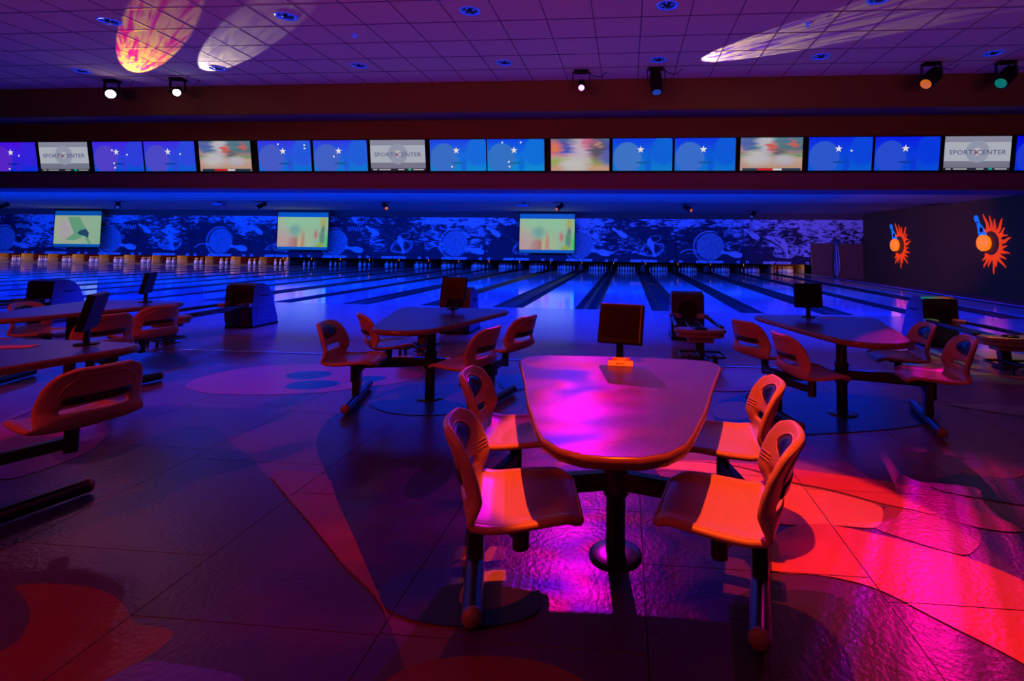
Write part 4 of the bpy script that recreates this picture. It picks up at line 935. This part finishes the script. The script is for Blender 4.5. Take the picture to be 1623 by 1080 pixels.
def make_seat(label, cat_group, post, rel, ang, side):
    """seat on its swivel stub plus the arm that carries it from the leg sleeve"""
    loc = Vector((post[0]+rel[0], post[1]+rel[1], 0))
    t = thing('bowling_chair', label, 'chair', loc, 0, cat_group)
    q = Matrix.Rotation(ang, 4, 'Z')
    for p in PARTS:
        o = p.copy(); C.objects.link(o); o.parent = t; o.rotation_euler = (0, 0, ang)
    MB().cyl((0,0,0.265), (0,0,0.405), 0.030, 16).done('swivel_stub', M_metal, t, smooth=True).data.set_sharp_from_angle(angle=R(50))
    MB().box((-0.09,-0.07,0.398),(0.09,0.07,0.408), q).done('seat_bracket', M_metal, t)
    node = Vector((side*.572-rel[0], -.172-rel[1], 0.315)); tgt = Vector((0,0,0.315)); 
    MB().bar(node, tgt, 0.042, 0.055).done('swing_arm', M_metal, t, bevel=0.005)
    return t
tables = [((-0.04, 2.33), 'near', 'tapered table in front lit magenta, with an orange card by its monitor'),
          ((-3.52, 2.33), 'left edge', 'tapered table cut by the left edge, with a red reflection on its top'),
          ((-5.17, 4.45), 'far left', 'dark tapered table farther back at the left, before the ball returns'),
          ((-1.70, 4.44), 'left middle', 'blue-lit tapered table in the second row left of the magenta one'),
          ((1.76, 4.46), 'right', 'dark tapered table in the second row at the right')]
t0 = make_table(); first = True
for (p, nm, lab) in tables:
    if first: t0.location = (*p, 0); t0['label'] = lab; t0['group'] = 'tapered bowling tables'; first = False
    else: dup(t0, (*p, 0), None, lab)
A = math.radians
SEATS = {
 'near': [((-.33,-.45), 12, -1, 'orange-lit seat at the front left of the magenta table'), ((-.49,.20), 5, -1, 'pink-lit seat at the back left of the magenta table'),
          ((.37,-.43), 166, 1, 'orange-lit seat with a grey back at the front right of the magenta table'), ((.50,.22), 174, 1, 'bright orange seat at the back right of the magenta table')],
 'left edge': [((.70,.13), 164, 1, 'large red-lit seat seen from behind at the left edge'), ((.42,-.50), 170, 1, 'dim seat at the front right of the left-edge table'),
          ((-.49,.20), 10, -1, 'dim seat at the back left of the left-edge table')],
 'far left': [((.62,-.37), 164, 1, 'dim red seat seen from behind right of the far left table'), ((.50,.22), 170, 1, 'seat tucked at the back right of the far left table'),
          ((-.40,-.45), 30, -1, 'grey seat at the front left of the far left table'), ((-.49,.20), 12, -1, 'dim seat at the back left of the far left table')],
 'left middle': [((-.42,-.50), 8, -1, 'red-edged seat at the front left of the blue-lit table'), ((-.44,.12), 38, -1, 'maroon seat turned away at the back left of the blue-lit table'),
          ((.46,-.52), 166, 1, 'maroon seat seen from behind at the front right of the blue-lit table'), ((.62,.18), 158, 1, 'brown seat seen from behind at the back right of the blue-lit table')],
 'right': [((-.40,-.48), 12, -1, 'crimson seat seen from behind at the front left of the right table'), ((-.56,.20), 28, -1, 'brown seat seen from behind at the back left of the right table'),
          ((.45,-.45), 168, 1, 'brown seat with a green glint at the front right of the right table'), ((.55,.22), 172, 1, 'brown seat with a shiny black oval at the back right of the right table')],
}
for (p, nm, lab) in tables:
    for (rel, ang, side, lb) in SEATS[nm]:
        make_seat(lb, 'seats around the tables', p, rel, A(ang), side)
# monitors ---------------------------------------------------------
def monitor(loc, yaw, tiltb, label):
    t = thing('scoring_monitor', label, 'monitor', loc, yaw, 'scoring monitors on the tables')
    MB().lathe([(0.06,0),(0.06,0.008),(0.03,0.014)], n=20).done('base_plate', M_dark, t)
    MB().box((-0.018,-0.012,0.01),(0.018,0.012,0.13)).done('neck', M_dark, t, bevel=0.003)
    Q = Matrix.Translation((0, 0, 0.09)) @ Matrix.Rotation(tiltb, 4, 'X')
    w2, h = 0.128, 0.225
    MB().box((-w2,-0.028,0),(w2,0.012,h), Q).done('housing', M_dark, t, bevel=0.008)
    MB().box((-w2+0.02,-0.0295,0.035),(w2-0.02,-0.0275,h-0.022), Q).done('screen', M_screen, t)
    mb = MB(); mb.tube([Q @ Vector(p) for p in ((w2-0.013,-0.0285,0.012),(w2-0.013,-0.0285,h-0.01))], 0.0012, 5); mb.done('bezel_line', M_labelt, t)
    return t
monitor((-0.035, 2.94, TH), R(-14), R(-17), 'tilted black monitor on the magenta table')
monitor((-3.30, 2.93, TH), R(-58), R(-14), 'black monitor turned left on the left-edge table')
monitor((-5.02, 5.03, TH), R(-62), R(-12), 'black monitor turned left on the far left table')
monitor((-1.72, 5.05, TH), R(-4), R(-12), 'black monitor on the blue-lit table before a ball return')
monitor((1.70, 5.05, TH), R(3), R(-5), 'black monitor upright on the right table')
# card by the near monitor
c = thing('table_card', 'small folded orange card standing at the near monitor', 'sign', (-0.03, 2.80, TH), R(-3))
Qc = Matrix.Translation((0, 0, 0.0015)) @ Matrix.Rotation(R(-48), 4, 'X')
MB().box((-0.066, -0.0015, 0), (0.066, 0.0015, 0.034), Qc).done('card', M_sign, c)
Qd = Matrix.Translation((0, 0.026, 0.010)) @ Matrix.Rotation(R(-30), 4, 'X')
MB().box((-0.048, -0.001, 0), (0.048, 0.001, 0.032), Qd).done('upper_card', mat('sign_red', (0.75, 0.06, 0.03), 0.6), c)
MB().prism([(-0.044, 0.031), (0.0, 0.008), (0.044, 0.031)], 0.002, Qd @ Matrix.Translation((0, -0.0012, 0)) @ FACE).done('card_flap', M_sign, c)
for i, wd in enumerate((0.012, 0.008, 0.010, 0.007)):
    x0 = -0.024+i*0.0125; MB().box((x0, -0.0025, 0.009), (x0+wd, -0.001, 0.017), Qc).done('print_mark', M_signt, c)
# cards lying on other tables
c = thing('table_card', 'flat red card lying on the left-edge table', 'card', (-3.62, 2.80, TH+0.0015), R(20))
MB().box((-0.10,-0.05,0),(0.10,0.05,0.0015)).done('card', mat('red_card', (0.7,0.05,0.05), 0.5), c)
c = thing('table_card', 'small pale card lying beside the right table monitor', 'card', (1.86, 4.98, TH+0.0015), R(-8))
MB().box((-0.09,-0.06,0),(0.09,0.06,0.0015)).done('card', M_tan, c)

# ------------------------------------------------------------------ ball returns
def make_return():
    t = thing('ball_return', '', 'ball return')
    prof = [(.03,0.03),(0,.29),(.03,.64),(.05,.665),(.10,.692),(.17,.700),(.26,.685),(.36,.63),(.44,.54),(.485,.42),(.50,.36),(.56,.20),(.60,.10),(.60,.03)]
    w2 = 0.225
    # side shells, top skin and back are one housing without the front face
    mb = MB(); L = [mb.b.verts.new((-w2, y, z)) for y, z in prof]; Rr = [mb.b.verts.new((w2, y, z)) for y, z in prof]
    mb.b.faces.new(L); mb.b.faces.new(list(reversed(Rr)))
    for i in range(2, len(prof)-1): mb.b.faces.new((L[i], L[i+1], Rr[i+1], Rr[i]))
    o = mb.done('hood', M_hoods, t); smooth_sharp(o, 35)
    # front panel with the round mouth
    def fy(z): return (.03-(z-.03)/.26*.03 if z < .29 else (z-.29)/.35*.03)-0.012
    cz, r0 = 0.43, 0.135; N = 40; mb = MB(); ic, oc, bk = [], [], []
    for i in range(N):
        a = 2*math.pi*i/N; c_, s_ = math.cos(a), math.sin(a)
        k = min((w2+0.008)/abs(c_) if abs(c_) > 1e-6 else 9, ((0.672-cz) if s_ > 0 else (cz-0.03))/abs(s_) if abs(s_) > 1e-6 else 9)
        zi = cz+r0*s_; zo = cz+k*s_
        ic.append(mb.b.verts.new((r0*c_, fy(zi), zi))); oc.append(mb.b.verts.new((k*c_, fy(zo), zo))); bk.append(mb.b.verts.new((r0*c_*0.9, 0.22, cz+r0*s_*0.9)))
    for i in range(N):
        j = (i+1) % N; mb.b.faces.new((ic[i], ic[j], oc[j], oc[i])); mb.b.faces.new((ic[i], bk[i], bk[j], ic[j]))
    mb.b.faces.new(bk)
    o = mb.done('front_panel', M_hoodf, t)
    MB().lathe([(r0*0.97,0),(r0*0.97,0.004)], n=32, M=Matrix.Translation((0,0.06,cz)) @ Matrix.Rotation(R(90), 4, 'X')).done('mouth_flap', M_blk, t)
    for s in (-1, 1):
        for k in range(5):
            z = 0.09+0.055*k
            MB().box((s*w2-0.006, 0.10, z), (s*w2+0.006, 0.60-0.022*k, z+0.042)).done('louvre', M_hoods, t, bevel=0.004)
    MB().box((-w2-0.01, 0.02, 0.0), (w2+0.01, 0.61, 0.035)).done('plinth', M_dark, t)
    text_mesh('lettering', 'Brunswick', 0.022, M_tan, Matrix.Translation((0,0.012,0.628)) @ FACE, t, shear=0.2, width=0.09, extr=0.0005)
    text_mesh('lettering', 'Brunswick', 0.05, M_dark, Matrix.Translation((w2+0.002,0.27,0.50)) @ Matrix.Rotation(R(90), 4, 'Z') @ FACE, t, shear=0.2, width=0.20, extr=0.001)
    text_mesh('lettering', 'Brunswick', 0.05, M_dark, Matrix.Translation((-w2-0.002,0.27,0.50)) @ Matrix.Rotation(R(-90), 4, 'Z') @ FACE, t, shear=0.2, width=0.20, extr=0.001)
    # shoulders, rails, tray
    for s in (-1, 1):
        MB().prism([(s*0.10,-0.16),(s*0.235,-0.20),(s*0.25,-0.02),(s*0.16,0.03),(s*0.12,-0.03)], 0.06, Matrix.Translation((0,0,0.34))).done('shoulder', M_tan, t, bevel=0.02)
        MB().tube([(s*0.225,-0.12,0.375),(s*0.25,-0.6,0.372),(s*0.272,-1.10,0.368),(s*0.275,-1.20,0.366)], 0.026, 10).done('outer_rail', M_metal, t, smooth=True)
        MB().bar((s*0.06,-0.02,0.33), (s*0.085,-1.2,0.325), 0.03, 0.03).done('inner_rail', M_steel, t)
        MB().box((s*0.245-0.03,-0.13,0.345),(s*0.245+0.03,-0.07,0.40)).done('rail_bracket', M_steel, t, bevel=0.006)
    MB().box((-0.05,-1.25,0.29),(0.05,0.02,0.305)).done('track_bed', M_hoodf, t)
    pts = []
    for i in range(13):
        a = math.pi*i/12; pts.append((-0.31*math.cos(a), -1.22-0.20*math.sin(a)**0.7))
    o = MB().prism(pts + [(0.27,-1.12),(0.1,-1.16),(-0.1,-1.16),(-0.27,-1.12)], 0.055, Matrix.Translation((0,0,0.315))).done('front_tray', M_tan, t, bevel=0.02)
    MB().prism([(x*0.93, (y+1.25)*0.9-1.25) for x, y in pts] + [(0.24,-1.15),(-0.24,-1.15)], 0.05, Matrix.Translation((0,0,0.268))).done('tray_skirt', M_tan, t, bevel=0.015)
    MB().lathe([(0.075,0),(0.085,0.010),(0.075,0.018),(0.055,0.014),(0.05,0.006)], (0,-1.30,0.368), 24).done('hand_dryer_ring', M_dark, t, smooth=True)
    MB().box((-0.15,-1.34,0.21),(0.15,-1.16,0.27)).done('blower_box', M_tan, t, bevel=0.012)
    MB().bar((0,-1.18,0.22), (0,-1.22,0.02), 0.11, 0.09).done('pillar', M_metal, t, bevel=0.01)
    MB().lathe([(0.12,0.001),(0.12,0.012),(0.07,0.02)], (0,-1.2,0), 20).done('foot_plate', M_metal, t)
    for s in (-1, 1):
        c_ = []; cx, cy, hw, hh = s*0.145, -1.38, 0.105, 0.17
        for (qx, qy, a0) in ((1,1,0),(-1,1,90),(-1,-1,180),(1,-1,270)):
            for k in range(4): a = R(a0+30*k); c_.append((cx+qx*(hw-0.04)+0.04*math.cos(a), cy+qy*(hh-0.04)+0.04*math.sin(a), 0.085))
        MB().tube(c_, 0.014, 8, closed=True).done('floor_rack_loop', M_metal, t, smooth=True)
        MB().box((cx-0.012, cy-0.012, 0.0), (cx+0.012, cy+0.012, 0.085)).done('loop_foot', M_metal, t)
        MB().box((cx-0.012, cy-hh, 0.0), (cx+0.012, cy-hh+0.02, 0.08)).done('loop_foot', M_metal, t)
    return t
BR = [(-9.52,'ball return at the far left, behind the far left table'), (-6.05,'ball return between the far left and blue-lit tables'), (-2.58,'ball return hidden behind the blue-lit table and its monitor'), (0.889,'ball return facing the viewer right of the near monitor'), (4.36,'ball return at the right behind the right table')]
b0 = make_return()
for i, (x, lab) in enumerate(BR):
    if i == 0: b0.location = (x, 7.65, 0); b0['label'] = lab; b0['group'] = 'ball returns on the approach'
    else: dup(b0, (x, 7.65, 0), None, lab)
